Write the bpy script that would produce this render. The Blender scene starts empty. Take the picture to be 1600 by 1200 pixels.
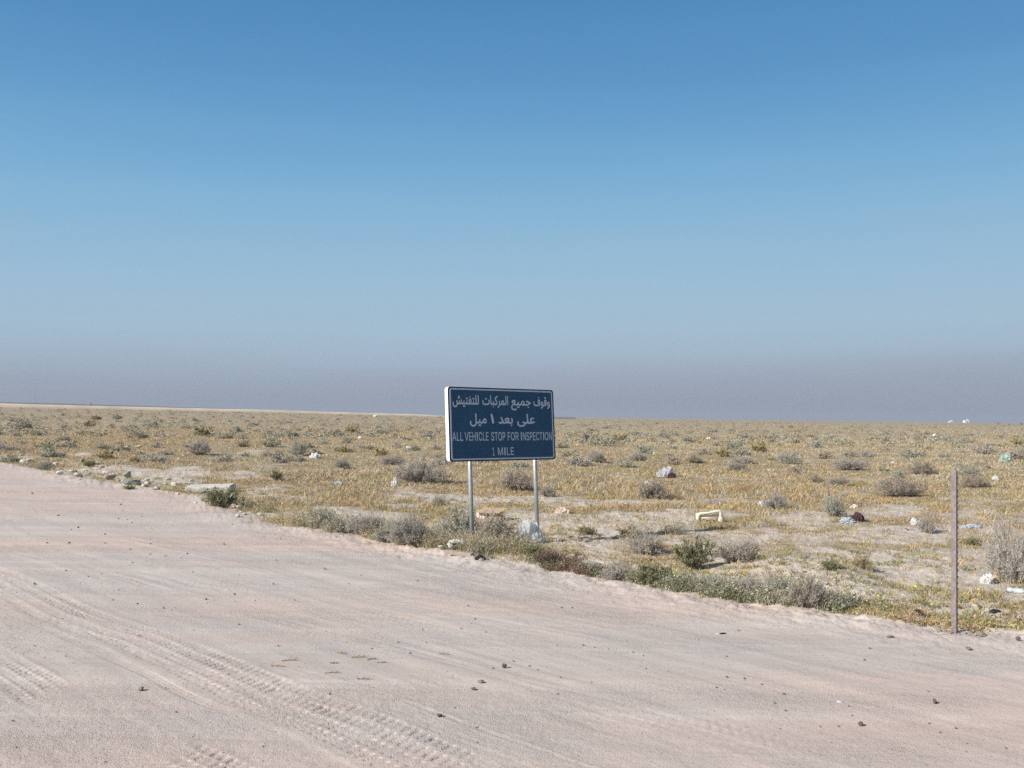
import bpy, bmesh, math, random
import numpy as np
from mathutils import Vector, Matrix
from mathutils.geometry import tessellate_polygon
random.seed(7)
RNG = np.random.default_rng(11)
SC = bpy.context.scene
COL = SC.collection
R = math.radians

# ------------------------------------------------------------------ camera
CAM_H, F = 1.9, 1550.0
PITCH, ROLL = math.atan(50 / F), 0.0125
fw = np.array([0, math.cos(PITCH), math.sin(PITCH)])
r0 = np.array([1.0, 0, 0]); u0 = np.array([0, -math.sin(PITCH), math.cos(PITCH)])
cr = r0 * math.cos(ROLL) + u0 * math.sin(ROLL)
cu = -r0 * math.sin(ROLL) + u0 * math.cos(ROLL)
cd = bpy.data.cameras.new('camera')
cd.sensor_width = 36; cd.lens = 36 * F / 1600
cd.clip_start = 0.05; cd.clip_end = 30000
cam = bpy.data.objects.new('camera', cd); COL.objects.link(cam)
m = Matrix(((cr[0], cu[0], -fw[0], 0), (cr[1], cu[1], -fw[1], 0), (cr[2], cu[2], -fw[2], CAM_H), (0, 0, 0, 1)))
cam.matrix_world = m
SC.camera = cam

def flat(px, py, z=0.0):
    d = fw + cr * (px - 800) / F + cu * (600 - py) / F
    k = (z - CAM_H) / d[2]
    return np.array([d[0] * k, d[1] * k])

# ------------------------------------------------------------------ noise
def _h(ix, iy, seed):
    n = (ix.astype(np.int64) * 374761393 + iy.astype(np.int64) * 668265263 + seed * 974634777) & 0xFFFFFFFF
    n = ((n ^ (n >> 13)) * 1274126177) & 0xFFFFFFFF
    n = n ^ (n >> 16)
    return (n & 0xFFFF) / 32767.5 - 1.0

def vn(x, y, seed=0):
    x = np.asarray(x, float); y = np.asarray(y, float)
    ix = np.floor(x); iy = np.floor(y); fx = x - ix; fy = y - iy
    fx = fx * fx * fx * (fx * (fx * 6 - 15) + 10); fy = fy * fy * fy * (fy * (fy * 6 - 15) + 10)
    a = _h(ix, iy, seed); b = _h(ix + 1, iy, seed); c = _h(ix, iy + 1, seed); d = _h(ix + 1, iy + 1, seed)
    return (a + (b - a) * fx) * (1 - fy) + (c + (d - c) * fx) * fy

def fbm(x, y, octv=4, seed=0, gain=0.5):
    s = 0; a = 1.0; t = 0
    ca, sa = math.cos(0.6), math.sin(0.6)
    for i in range(octv):
        s = s + a * vn(x, y, seed + i * 17); t += a; a *= gain
        x, y = (x * ca - y * sa) * 2.03 + 5.1, (x * sa + y * ca) * 2.03 - 3.7
    return s / t

def sst(a, b, x):
    t = np.clip((x - a) / (b - a), 0, 1)
    return t * t * (3 - 2 * t)

def vn3(p, seed=0):
    """smooth 3D noise for crumpling things: three crossed planes of 2D noise"""
    return (vn(p[:, 0] + 1.7 * p[:, 2], p[:, 1] - .6 * p[:, 2], seed) + vn(p[:, 1] + 1.3 * p[:, 0], p[:, 2] + 7, seed + 3) + vn(p[:, 2] - .8 * p[:, 1], p[:, 0] + 3, seed + 5)) / 2.0

# ------------------------------------------------------------------ the lie of the land
TD = np.array([-0.69, 0.724]); TD /= np.linalg.norm(TD)
ND = np.array([TD[1], -TD[0]])
EDGE_PX = [(0, 722), (80, 738), (150, 752), (230, 762), (300, 775), (340, 793), (420, 815), (470, 828), (560, 842), (640, 855), (690, 862),
           (750, 874), (830, 885), (930, 905), (1000, 918), (1100, 935), (1200, 945), (1300, 958), (1380, 972), (1490, 992), (1600, 1000), (1700, 1012)]
_e = np.array([flat(*p) for p in EDGE_PX])
_eu = _e @ TD; _ew = _e @ ND
o_ = np.argsort(_eu); _eu = _eu[o_]; _ew = _ew[o_]
sl = (_ew[-1] - _ew[-5]) / (_eu[-1] - _eu[-5])
_eu = np.concatenate([[_eu[0] - 300], _eu, [_eu[-1] + 50, _eu[-1] + 4000]])
_ew = np.concatenate([[_ew[0]], _ew, [_ew[-1] + 50 * sl, _ew[-1] + 50 * sl]])

def road_s(x, y):
    """metres beyond the road edge: > 0 on the plain"""
    u = x * TD[0] + y * TD[1]; w = x * ND[0] + y * ND[1]
    e = np.interp(u, _eu, _ew)
    jag = 0.30 * fbm(u * .8, w * .5, 4, 5, .6) + 0.06 * fbm(u * 4, w * 4, 3, 9)
    near = w - e + jag
    far = -16.0 - (w - e) + jag * 3
    return np.maximum(near, far)

def poly_ac(x, y, pts):
    """along / across coordinates of a polyline"""
    best = np.full(x.shape, 1e9); A = np.zeros_like(x); C = np.zeros_like(x); acc = 0
    for p, q in zip(pts[:-1], pts[1:]):
        d = q - p; L = np.linalg.norm(d); d = d / L
        rx = x - p[0]; ry = y - p[1]
        a = rx * d[0] + ry * d[1]; c = rx * d[1] - ry * d[0]
        ac = np.clip(a, 0, L)
        dist = np.hypot(a - ac, c)
        k = dist < best
        best[k] = dist[k]; A[k] = (acc + ac)[k]; C[k] = c[k]
        acc += L
    return A, np.where(best < 1e8, np.sign(C) * best, 9.0)

TRACKS = [  # pixel line, half width, kind
    ([(-60, 880), (0, 905), (50, 930), (100, 955), (200, 987), (300, 1028), (400, 1072), (500, 1112), (625, 1165), (760, 1225), (980, 1330)], .30, 'lug'),
    ([(-40, 1010), (20, 1045), (70, 1082), (120, 1103), (160, 1118), (215, 1145), (260, 1165), (300, 1185), (360, 1215), (480, 1290)], .20, 'lug2'),
    ([(-40, 930), (100, 990), (260, 1062), (420, 1140)], .05, 'rut'),
    ([(380, 1030), (560, 1085), (650, 1118), (800, 1170), (950, 1225), (1150, 1320)], .30, 'fine'),
    ([(0, 800), (300, 862), (600, 930), (900, 985), (1250, 1050), (1600, 1110), (1800, 1150)], .5, 'fine'),
    ([(0, 850), (300, 920), (620, 1000), (950, 1080), (1300, 1160), (1500, 1215)], .45, 'fine'),
    ([(0, 752), (300, 800), (600, 868), (900, 935), (1250, 1000), (1650, 1060)], .4, 'fine'),
    ([(820, 1060), (1000, 1105), (1200, 1160), (1400, 1215)], .22, 'lug3'),
    ([(350, 925), (480, 940), (600, 965), (760, 1000)], .22, 'lug3'),
]
TRACKS = [(np.array([flat(*q) for q in p]), hw, k) for p, hw, k in TRACKS]

def tracks_h(x, y):
    h = np.zeros_like(x)
    for pts, hw, kind in TRACKS:
        lo = pts.min(0) - 1; hi = pts.max(0) + 1
        k = np.where((x > lo[0]) & (x < hi[0]) & (y > lo[1]) & (y < hi[1]))[0]
        if not len(k): continue
        xx, yy = x[k], y[k]
        A, C = poly_ac(xx, yy, pts)
        wob = 0.03 * vn(A * 1.3, A * 0 + 3, 4)
        c = (C + wob) / hw
        tap = sst(0, 1.2, A) * sst(0, 1.2, A.max() - A)
        edge = (1 - sst(.85, 1.08, np.abs(c))) * tap
        if kind.startswith('lug'):
            per = .082
            ph = (A + np.abs(c) * .06) / per
            row = np.sin(c * math.pi * 2.0 + .4)
            saw = np.sin(2 * math.pi * (ph + .25 * np.floor(c * 2)) + .8 * vn(xx * 3, yy * 3, 8))
            lug = sst(.0, .45, saw) * sst(.25, .7, np.abs(row))
            keep = sst(-.35, .25, fbm(xx * 1.1, yy * 1.1, 3, 21))
            if kind == 'lug': keep = .5 + .5 * keep
            if kind == 'lug3': keep = .3 * keep
            rgh = np.clip(.5 + .8 * fbm(xx * 9, yy * 9, 2, 33), 0, 1.2)
            h[k] += edge * keep * (-.0005 - .0105 * lug * (.3 + .8 * rgh)) + .0022 * np.exp(-((np.abs(c) - 1.08) / .12) ** 2) * keep
        elif kind == 'rut':
            h[k] += (-.0022 * edge + .0010 * tap * np.exp(-((np.abs(c) - 1.15) / .25) ** 2) + .0008 * edge * np.sin(c * 9)) * sst(-.4, .3, fbm(xx * .7, yy * .7, 3, 44))
        else:
            keep = sst(-.3, .3, fbm(xx * .5, yy * .5, 3, 41))
            h[k] += tap * keep * (1 - sst(.5, 1.15, np.abs(c))) * (.0011 * np.sin(c * 14 + vn(A * .7, A * 0, 2)) + .0028 * vn(c * 9, A * .15, 6))
    return h

BARE_PX = [(60, 722, 260, 756, .9), (150, 735, 330, 772, .9), (250, 728, 340, 746, .9), (0, 712, 60, 724, .6), (300, 765, 370, 790, .6),
           (870, 800, 1110, 832, .9), (860, 828, 1010, 852, 1), (1170, 868, 1340, 925, 1.5), (890, 866, 1010, 900, 1.1), (1210, 800, 1300, 830, .8),
           (1270, 822, 1510, 850, 1.2), (1370, 866, 1510, 886, 1.0), (1330, 788, 1460, 806, .9), (1380, 925, 1490, 965, .9), (1130, 820, 1230, 850, .7),
           (740, 772, 880, 790, .6), (600, 768, 740, 782, .5), (870, 778, 1020, 792, .7), (1030, 800, 1090, 830, .7), (560, 750, 620, 765, .4),
           (330, 735, 420, 750, .5), (410, 742, 470, 760, .6), (1540, 940, 1640, 1000, .7), (700, 770, 760, 800, .5), (360, 700, 410, 712, .5), (110, 705, 150, 718, .5),
           (1500, 840, 1640, 870, .6), (1050, 840, 1180, 875, .4), (930, 748, 990, 756, .5)]
BARE = []
for a, b, c, d, wgt in BARE_PX:
    yc = (b + d) / 2
    l = flat(a, yc); r = flat(c, yc); n = flat((a + c) / 2, d); f_ = flat((a + c) / 2, b)
    BARE.append(((l + r) / 2 * .5 + (n + f_) / 2 * .5, (r - l) / 2, (f_ - n) / 2, wgt))

def bare_mask(x, y):
    b = np.zeros_like(x)
    for c, ax, ay, wgt in BARE:
        dx = x - c[0]; dy = y - c[1]
        det = ax[0] * ay[1] - ax[1] * ay[0]
        p = (dx * ay[1] - dy * ay[0]) / det; q = (ax[0] * dy - ax[1] * dx) / det
        b = np.maximum(b, wgt * (1 - sst(.45, 1.15, np.hypot(p, q))))
    rr = np.hypot(x, y)
    n = fbm(x * .8, y * .8, 4, 61)
    n2 = fbm(x * .12 + 3, y * .12, 3, 71)
    base = .46 * (1 - sst(15, 32, rr)) + .17 * (1 - sst(30, 75, rr)) + .13
    return np.clip(sst(.22, .95, b * .62 + base + n * .55 + fbm(x * 3.1, y * 3.1, 3, 63) * .22 + n2 * .16), 0, 1)

def H(x, y):
    x = np.asarray(x, float).ravel(); y = np.asarray(y, float).ravel()
    r = np.hypot(x, y)
    s = road_s(x, y)
    u = x * TD[0] + y * TD[1]; w = x * ND[0] + y * ND[1]
    road = 1 - sst(-.5, .15, s)
    z = np.zeros_like(x)
    nearm = 1 - sst(60, 140, r)
    # road: graded streaks running along it, small lumps
    zr = -.03 + .012 * fbm(u * .15, w * 1.3, 3, 1) + .007 * fbm(u * .7, w * 4.0, 3, 2) + .0045 * fbm(x * 3, y * 3, 6, 3, .62) * (.3 + sst(-.3, .4, fbm(u * .25, w * .9, 2, 14))) + .020 * fbm(x * .35, y * .35, 2, 12)
    k = np.where((r < 45) & (road > .02))[0]
    if len(k): zr[k] += tracks_h(x[k], y[k])
    # bank of loose soil thrown up along the edge
    lump = .5 + 1.1 * fbm(u * .7, w * 1.2, 4, 6)
    berm = .05 * np.exp(-((s + .15) / .55) ** 2) * np.clip(lump, 0, 2) + .026 * np.exp(-((s + .15) / .5) ** 2) * fbm(x * 7, y * 7, 4, 7, .65)
    # plain
    b = np.zeros_like(x)
    kk = np.where((r < 150) & (s > -.5))[0]
    if len(kk): b[kk] = bare_mask(x[kk], y[kk])
    zp = .05 * fbm(x * .25, y * .25, 3, 31) + .04 * fbm(x * 1.1, y * 1.1, 3, 32) + .022 * fbm(x * 4, y * 4, 4, 36, .65) * (.5 + b) + .02 * np.abs(fbm(x * 9, y * 9, 3, 37, .6)) * (.3 + b) - .015
    mc, max_, may, _ = BARE[7]
    dm = np.hypot((x - mc[0]) / 1.3, (y - mc[1]) / 1.3)
    mound = 1 - sst(.2, 1.0, dm)
    zp += mound * (.13 + .05 * np.abs(fbm(x * 4, y * 4, 3, 51)) + .03 * np.floor(2.5 * (.5 + .5 * vn(x * 6, y * 6, 52))) / 2.5)
    z = zr * road + zp * (1 - road)
    z = (z + berm) * nearm + .12 * fbm(x * .03, y * .03, 3, 90) * sst(60, 140, r)
    # far left: the plain climbs a little to a pale embankment, a low hill behind it
    px = 800 + F * np.where(y > 0.1, x / np.maximum(y, .1), np.sign(x) * 9)
    up = np.interp(px, [-3000, -300, 0, 400, 650, 780, 900], [9, 8, 7, 5.2, 3.4, 1.2, 0])
    amp = up / 7
    front = np.where(y > 0, 1, 0)
    ramp = sst(60, 400, r) * (1.9 + 2.2 * 405 / F) * amp
    step = sst(404, 411, r) * (6.6 / F * 420) * amp
    zf = (ramp + step) * (1 - .5 * sst(450, 700, r)) * front
    hill = np.interp(px, [-3000, -500, 0, 150, 400, 520], [13, 12, 10.5, 9, 6, 0]) / F * 1500 + 1.9 * np.interp(px, [300, 520], [1, 0])
    zf = np.maximum(zf, hill * np.exp(-((r - 1500) / 350) ** 2) * (1 + .06 * vn(px * .02, px * 0, 3)) * front)
    return z + zf

def ground(px, py):
    """the point of the ground that the photograph shows at a pixel"""
    z = 0.0
    for _ in range(12):
        p = flat(px, py, z)
        if p[1] <= 0 or np.hypot(*p) > 5000: break
        z = .5 * z + .5 * float(H(p[0], p[1])[0])
    return Vector((p[0], p[1], float(H(p[0], p[1])[0])))

def px_m(p):
    """metres per photograph pixel at a point"""
    return p[1] / F

# ------------------------------------------------------------------ helpers
def link(name, me, mats=(), parent=None):
    o = bpy.data.objects.new(name, me); COL.objects.link(o)
    for mt in (mats if isinstance(mats, (list, tuple)) else [mats]): me.materials.append(mt)
    if parent is not None: o.parent = parent
    return o

def tag(o, label=None, cat=None, group=None, kind=None):
    if label: o['label'] = label
    if cat: o['category'] = cat
    if group: o['group'] = group
    if kind: o['kind'] = kind
    return o

def empty(name, loc, rz=0):
    o = bpy.data.objects.new(name, None); COL.objects.link(o)
    o.location = loc; o.rotation_euler = (0, 0, rz); o.empty_display_size = .1
    return o

def copy_tree(o, parent=None):
    kids = list(o.children)
    c = o.copy(); COL.objects.link(c)
    if parent is not None: c.parent = parent
    for k in kids: copy_tree(k, c)
    return c

def np_mesh(name, verts, loops, starts, totals, smooth=False, mat_idx=None):
    me = bpy.data.meshes.new(name)
    verts = np.asarray(verts, np.float32)
    me.vertices.add(len(verts)); me.vertices.foreach_set('co', verts.ravel())
    me.loops.add(len(loops)); me.loops.foreach_set('vertex_index', np.asarray(loops, np.int32))
    me.polygons.add(len(starts)); me.polygons.foreach_set('loop_start', np.asarray(starts, np.int32))
    if mat_idx is not None: me.polygons.foreach_set('material_index', np.asarray(mat_idx, np.int32))
    me.polygons.foreach_set('use_smooth', np.full(len(starts), smooth))
    me.update(calc_edges=True)
    return me

def tri_quads(name, verts, quads, tris, **kw):
    quads = np.asarray(quads, np.int64).reshape(-1, 4); tris = np.asarray(tris, np.int64).reshape(-1, 3)
    loops = np.concatenate([quads.ravel(), tris.ravel()])
    totals = np.concatenate([np.full(len(quads), 4), np.full(len(tris), 3)])
    starts = np.concatenate([[0], np.cumsum(totals)[:-1]])
    return np_mesh(name, verts, loops, starts, totals, **kw)

def vcol(me, name, rgb):
    a = me.attributes.new(name, 'FLOAT_COLOR', 'POINT')
    c = np.ones((len(rgb), 4), np.float32); c[:, :3] = rgb
    a.data.foreach_set('color', c.ravel())

def vfloat(me, name, v):
    a = me.attributes.new(name, 'FLOAT', 'POINT'); a.data.foreach_set('value', np.asarray(v, np.float32))

def from_bm(name, bm, mats, parent=None, smooth=False):
    me = bpy.data.meshes.new(name)
    bmesh.ops.recalc_face_normals(bm, faces=bm.faces)
    bm.to_mesh(me); bm.free()
    if smooth:
        for p in me.polygons: p.use_smooth = True
    return link(name, me, mats, parent)

def box(bm, c, d, bev=0, M=None, seg=2):
    r = bmesh.ops.create_cube(bm, size=1)
    vs = r['verts']
    for v in vs: v.co = Vector((v.co.x * d[0] + c[0], v.co.y * d[1] + c[1], v.co.z * d[2] + c[2]))
    if bev:
        es = list({e for v in vs for e in v.link_edges})
        rb = bmesh.ops.bevel(bm, geom=es, offset=bev, segments=seg, affect='EDGES', profile=.6)
        vs = list({v for f in rb['faces'] for v in f.verts} | {v for v in vs if v.is_valid})
    if M is not None:
        for v in vs: v.co = M @ v.co
    return vs

def tube(bm, pts, rad, n=10, caps=True):
    pts = [Vector(p) for p in pts]; rings = []
    for i, p in enumerate(pts):
        t = (pts[min(i + 1, len(pts) - 1)] - pts[max(i - 1, 0)]).normalized()
        a = t.orthogonal().normalized() if i == 0 else (rings[-1][1] - t * rings[-1][1].dot(t)).normalized()
        b = t.cross(a)
        rr = rad[i] if isinstance(rad, (list, tuple)) else rad
        rings.append(([bm.verts.new(p + (a * math.cos(2 * math.pi * k / n) + b * math.sin(2 * math.pi * k / n)) * rr) for k in range(n)], a))
    for (A, _), (B, _) in zip(rings[:-1], rings[1:]):
        for k in range(n): bm.faces.new((A[k], A[(k + 1) % n], B[(k + 1) % n], B[k]))
    if caps:
        bm.faces.new(rings[0][0][::-1]); bm.faces.new(rings[-1][0])

def ico(sub):
    bm = bmesh.new(); bmesh.ops.create_icosphere(bm, subdivisions=sub, radius=1)
    v = np.array([x.co[:] for x in bm.verts]); f = np.array([[q.index for q in x.verts] for x in bm.faces]); bm.free()
    return v, f
ICO = {k: ico(k) for k in (1, 2, 3, 4, 5)}

# ------------------------------------------------------------------ materials
def srgb(r, g, b):
    return tuple(((c / 255) / 12.92 if c / 255 <= .04045 else ((c / 255 + .055) / 1.055) ** 2.4) for c in (r, g, b))

class NT:
    def __init__(s, name):
        s.m = bpy.data.materials.new(name); s.m.use_nodes = True; s.t = s.m.node_tree
        s.b = s.t.nodes['Principled BSDF']; s.o = s.t.nodes['Material Output']
    def n(s, ty, **kw):
        x = s.t.nodes.new(ty)
        for k, v in kw.items(): setattr(x, k, v)
        return x
    def l(s, a, b): s.t.links.new(a, b)
    def noise(s, vec, scale, detail=4, rough=.55, dist=0):
        x = s.n('ShaderNodeTexNoise'); x.inputs['Scale'].default_value = scale; x.inputs['Detail'].default_value = detail
        x.inputs['Roughness'].default_value = rough; x.inputs['Distortion'].default_value = dist
        s.l(vec, x.inputs['Vector']); return x.outputs['Fac']
    def map(s, vec, rot=(0, 0, 0), sc=(1, 1, 1)):
        x = s.n('ShaderNodeMapping'); x.inputs['Rotation'].default_value = rot; x.inputs['Scale'].default_value = sc
        s.l(vec, x.inputs['Vector']); return x.outputs[0]
    def ramp(s, fac, stops):
        x = s.n('ShaderNodeValToRGB'); e = x.color_ramp.elements
        while len(e) < len(stops): e.new(.5)
        for q, (p, c) in zip(e, stops): q.position = p; q.color = (*c, 1) if not isinstance(c, (int, float)) else (c, c, c, 1)
        s.l(fac, x.inputs[0]); return x.outputs[0]
    def mix(s, fac, a, b, mode='MIX'):
        x = s.n('ShaderNodeMix', data_type='RGBA', blend_type=mode)
        for v, i in ((fac, 0), (a, 6), (b, 7)):
            if isinstance(v, (int, float)): x.inputs[i].default_value = v
            elif isinstance(v, tuple): x.inputs[i].default_value = (*v, 1)
            else: s.l(v, x.inputs[i])
        return x.outputs[2]
    def math(s, op, a, b=0.0, clamp=False):
        x = s.n('ShaderNodeMath', operation=op, use_clamp=clamp)
        for v, i in ((a, 0), (b, 1)):
            if isinstance(v, (int, float)): x.inputs[i].default_value = v
            else: s.l(v, x.inputs[i])
        return x.outputs[0]
    def attr(s, name, out='Fac'):
        return s.n('ShaderNodeAttribute', attribute_name=name).outputs[out]
    def obj(s): return s.n('ShaderNodeTexCoord').outputs['Object']
    def bump(s, h, dist, strength=1.0):
        x = s.n('ShaderNodeBump'); x.inputs['Distance'].default_value = dist; x.inputs['Strength'].default_value = strength
        s.l(h, x.inputs['Height']); s.l(x.outputs[0], s.b.inputs['Normal']); return x
    def base(s, v):
        if isinstance(v, tuple): s.b.inputs['Base Color'].default_value = (*v, 1)
        else: s.l(v, s.b.inputs['Base Color'])
    def set(s, **kw):
        for k, v in kw.items(): s.b.inputs[k.replace('_', ' ')].default_value = v
        return s

def plain_mat(name, c1, c2=None, rough=.8, scale=8, bump=0, bscale=40, metallic=0, spec=.3):
    n = NT(name); n.set(Roughness=rough, Metallic=metallic); n.b.inputs['Specular IOR Level'].default_value = spec
    o = n.obj()
    c2 = c2 or tuple(x * .75 for x in c1)
    n.base(n.ramp(n.noise(o, scale, 5, .6), [(.35, c2), (.65, c1)]))
    if bump: n.bump(n.noise(o, bscale, 4, .6), bump)
    return n.m

def soil_mat():
    n = NT('dry_soil'); n.set(Roughness=.95); n.b.inputs['Specular IOR Level'].default_value = .12
    o = n.obj(); road = n.attr('road'); bare = n.attr('bare'); far = n.attr('far')
    ang = math.atan2(TD[1], TD[0])
    along = n.map(o, rot=(0, 0, -ang), sc=(.18, 1.0, 1))
    big = n.noise(along, .42, 5, .62, .5)
    fine = n.noise(o, 30, 5, .7)
    mid = n.noise(o, 3.2, 5, .65)
    lane = n.map(o, rot=(0, 0, -ang), sc=(.045, 1.0, 1))
    streak = n.noise(lane, 2.2, 6, .68)
    thin = n.noise(lane, 9, 4, .65)
    c_pink = (.535, .418, .358); c_grey = (.470, .425, .390); c_pale = (.62, .53, .465)
    rc = n.mix(n.ramp(big, [(.40, 0), (.60, 1)]), c_pink, c_grey)
    rc = n.mix(n.ramp(n.noise(o, .9, 5, .7), [(.46, 0), (.72, .6)]), rc, (.545, .435, .372))
    rc = n.mix(n.ramp(mid, [(.5, 0), (.8, .4)]), rc, c_pale)
    rc = n.mix(n.ramp(streak, [(.44, 0), (.64, .55)]), rc, (.425, .355, .315))
    rc = n.mix(n.ramp(streak, [(.3, .5), (.43, 0)]), rc, (.59, .53, .48))
    rc = n.mix(n.ramp(thin, [(.5, 0), (.75, .35)]), rc, (.375, .322, .292))
    rough = n.math('MULTIPLY', n.ramp(n.noise(along, .8, 4, .65, .3), [(.34, .3), (.62, 1.0)]), n.ramp(n.noise(o, .6, 3, .6), [(.35, .4), (.65, 1.0)]))
    rough = n.math('MAXIMUM', rough, n.math('SUBTRACT', 1.0, road))
    # plain: pale crust where bare, straw litter elsewhere
    pb = n.mix(n.ramp(mid, [(.35, 0), (.65, 1)]), (.45, .375, .305), (.62, .545, .47))
    lit = n.ramp(n.noise(o, 9, 6, .75), [(.3, (.17, .13, .075)), (.5, (.30, .225, .125)), (.7, (.40, .315, .19))])
    lit = n.mix(n.ramp(n.noise(o, .35, 4, .6), [(.4, 0), (.65, .6)]), lit, (.25, .20, .10))
    pc = n.mix(bare, lit, pb)
    fc = n.ramp(n.noise(n.map(o, sc=(1, .45, 1)), .09, 6, .72), [(.3, (.26, .22, .15)), (.5, (.36, .285, .19)), (.7, (.29, .25, .18))])
    pc = n.mix(far, pc, n.mix(bare, fc, (.66, .55, .45)))
    pc = n.mix(n.attr('hill'), pc, (.165, .145, .12))
    col = n.mix(road, pc, rc)
    spk = n.ramp(fine, [(.28, .66), (.42, .98), (.60, 1.0), (.78, 1.16)])
    col = n.mix(1.0, col, spk, 'MULTIPLY')
    grit = n.ramp(n.noise(o, 60, 3, .65), [(.30, .5), (.37, 1.0)])
    col = n.mix(.6, col, grit, 'MULTIPLY')
    n.base(col)
    h = n.math('ADD', n.math('MULTIPLY', fine, .8), n.math('ADD', mid, n.math('ADD', n.noise(o, 110, 3, .6), n.noise(o, 13, 5, .7))))
    bp = n.bump(h, .014, .8); n.l(n.math('MULTIPLY', rough, .85), bp.inputs['Strength'])
    return n.m

def leaf_mat(name, trans=.25, rough=.75, attr='tint', base=None, var=.25):
    n = NT(name); n.set(Roughness=rough); n.b.inputs['Specular IOR Level'].default_value = .2
    if base is None: c = n.attr(attr, 'Color')
    else:
        inf = n.n('ShaderNodeObjectInfo')
        c = n.mix(1.0, n.ramp(n.noise(n.obj(), 9, 3, .6), [(.3, tuple(x * (1 - var) for x in base)), (.7, tuple(min(1, x * (1 + var)) for x in base))]),
                  n.ramp(inf.outputs['Random'], [(0, (.82, .84, .86)), (.5, (1, 1, 1)), (1, (1.0, .93, .82))]), 'MULTIPLY')
    n.base(c)
    tr = n.n('ShaderNodeBsdfTranslucent'); n.l(c, tr.inputs['Color'])
    mx = n.n('ShaderNodeMixShader'); mx.inputs[0].default_value = trans
    n.l(n.b.outputs[0], mx.inputs[1]); n.l(tr.outputs[0], mx.inputs[2]); n.l(mx.outputs[0], n.o.inputs[0])
    return n.m

def bag_mat(name, col, alpha=.85, trans=.35, rough=.3, stain=None):
    n = NT(name); n.set(Roughness=rough); n.b.inputs['Specular IOR Level'].default_value = .5
    o = n.obj()
    c = n.ramp(n.noise(o, 7, 4, .6), [(.35, stain or tuple(x * .8 for x in col)), (.6, col)])
    n.base(c); n.bump(n.noise(o, 22, 4, .65, 1.0), .02)
    tr = n.n('ShaderNodeBsdfTranslucent'); n.l(c, tr.inputs['Color'])
    mx = n.n('ShaderNodeMixShader'); mx.inputs[0].default_value = trans
    n.l(n.b.outputs[0], mx.inputs[1]); n.l(tr.outputs[0], mx.inputs[2])
    if alpha < 1:
        tp = n.n('ShaderNodeBsdfTransparent'); m2 = n.n('ShaderNodeMixShader'); m2.inputs[0].default_value = alpha
        n.l(tp.outputs[0], m2.inputs[1]); n.l(mx.outputs[0], m2.inputs[2]); n.l(m2.outputs[0], n.o.inputs[0])
    else: n.l(mx.outputs[0], n.o.inputs[0])
    return n.m

M = {}
M['soil'] = soil_mat()
M['grass'] = leaf_mat('dry_grass_blades', .3)
M['herb'] = leaf_mat('low_herb_leaves', .25)
M['petal'] = leaf_mat('yellow_petals', .35)
M['scrub'] = leaf_mat('distant_scrub_leaves', .15)
M['twig_grey'] = plain_mat('grey_twigs', (.40, .36, .32), (.28, .245, .215), .85, 20)
M['twig_brown'] = plain_mat('brown_twigs', (.35, .29, .23), (.25, .20, .155), .85, 20)
M['leaf_grey'] = leaf_mat('grey_shrub_leaves', .15, base=(0.47, 0.435, 0.375))
M['leaf_sage'] = leaf_mat('sage_shrub_leaves', .2, base=(0.42, 0.43, 0.34))
M['leaf_olive'] = leaf_mat('olive_shrub_leaves', .2, base=(0.37, 0.31, 0.14))
M['leaf_green'] = leaf_mat('green_herb_leaves', .25, base=(0.255, 0.26, 0.13))
M['leaf_maroon'] = leaf_mat('maroon_herb_leaves', .2, base=(0.19, 0.115, 0.095))
M['rock_dark'] = plain_mat('dark_stone', (.25, .215, .19), (.13, .115, .105), .85, 14, .01, 60)
M['rock_tan'] = plain_mat('tan_stone', (.40, .33, .27), (.27, .22, .18), .9, 12, .01, 60)
M['rock_pale'] = plain_mat('pale_stone', (.68, .61, .53), (.50, .44, .37), .9, 9, .01, 50)
M['rock_green'] = plain_mat('grey_green_stone', (.36, .375, .33), (.235, .25, .225), .85, 9, .012, 40)
M['concrete'] = plain_mat('weathered_concrete', (.62, .59, .53), (.46, .43, .38), .9, 10, .008, 60)
M['rust'] = plain_mat('weathered_brown_steel', (.29, .245, .235), (.185, .15, .14), .65, 25, .002, 90, 0, .4)
M['galv'] = plain_mat('galvanised_steel', (.42, .42, .42), (.31, .32, .32), .42, 14, .001, 80, .45, .5)
M['sign_white'] = plain_mat('white_painted_metal', (.82, .82, .80), (.72, .71, .68), .45, 6, 0)
M['sign_blue'] = plain_mat('blue_sign_sheeting', (.017, .074, .142), (.010, .058, .124), .45, 2.2, 0, spec=.35)
M['sign_navy'] = plain_mat('navy_sign_edge', (.012, .022, .045), (.010, .018, .036), .5, 3, 0)
M['sign_grey'] = plain_mat('reflective_grey_lettering', (.52, .57, .63), (.46, .51, .58), .5, 5, 0)
M['bag_clear'] = bag_mat('thin_clear_plastic', (.92, .91, .91), .68, .5, .18)
M['bag_grey'] = bag_mat('grey_white_plastic', (.62, .62, .64), .85, .3, .3, (.38, .36, .36))
M['bag_white'] = bag_mat('white_plastic', (.80, .79, .77), 1, .3, .4)
M['bag_pink'] = bag_mat('pinkish_plastic', (.80, .67, .60), 1, .3, .4, (.62, .42, .34))
M['bag_blue'] = bag_mat('pale_blue_plastic', (.50, .56, .64), 1, .3, .35, (.55, .58, .62))
M['bag_green'] = bag_mat('pale_green_plastic', (.44, .56, .49), 1, .3, .35, (.33, .43, .37))
M['bag_dark'] = bag_mat('maroon_cloth', (.085, .035, .04), 1, .05, .9, (.035, .018, .022))
M['bag_mauve'] = bag_mat('mauve_plastic', (.40, .35, .40), 1, .2, .5, (.26, .20, .22))
M['cream'] = plain_mat('cream_plastic', (.80, .76, .62), (.66, .60, .46), .45, 8, 0)
M['card'] = plain_mat('brown_cardboard', (.42, .31, .21), (.34, .25, .17), .9, 8, .002, 50)
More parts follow.
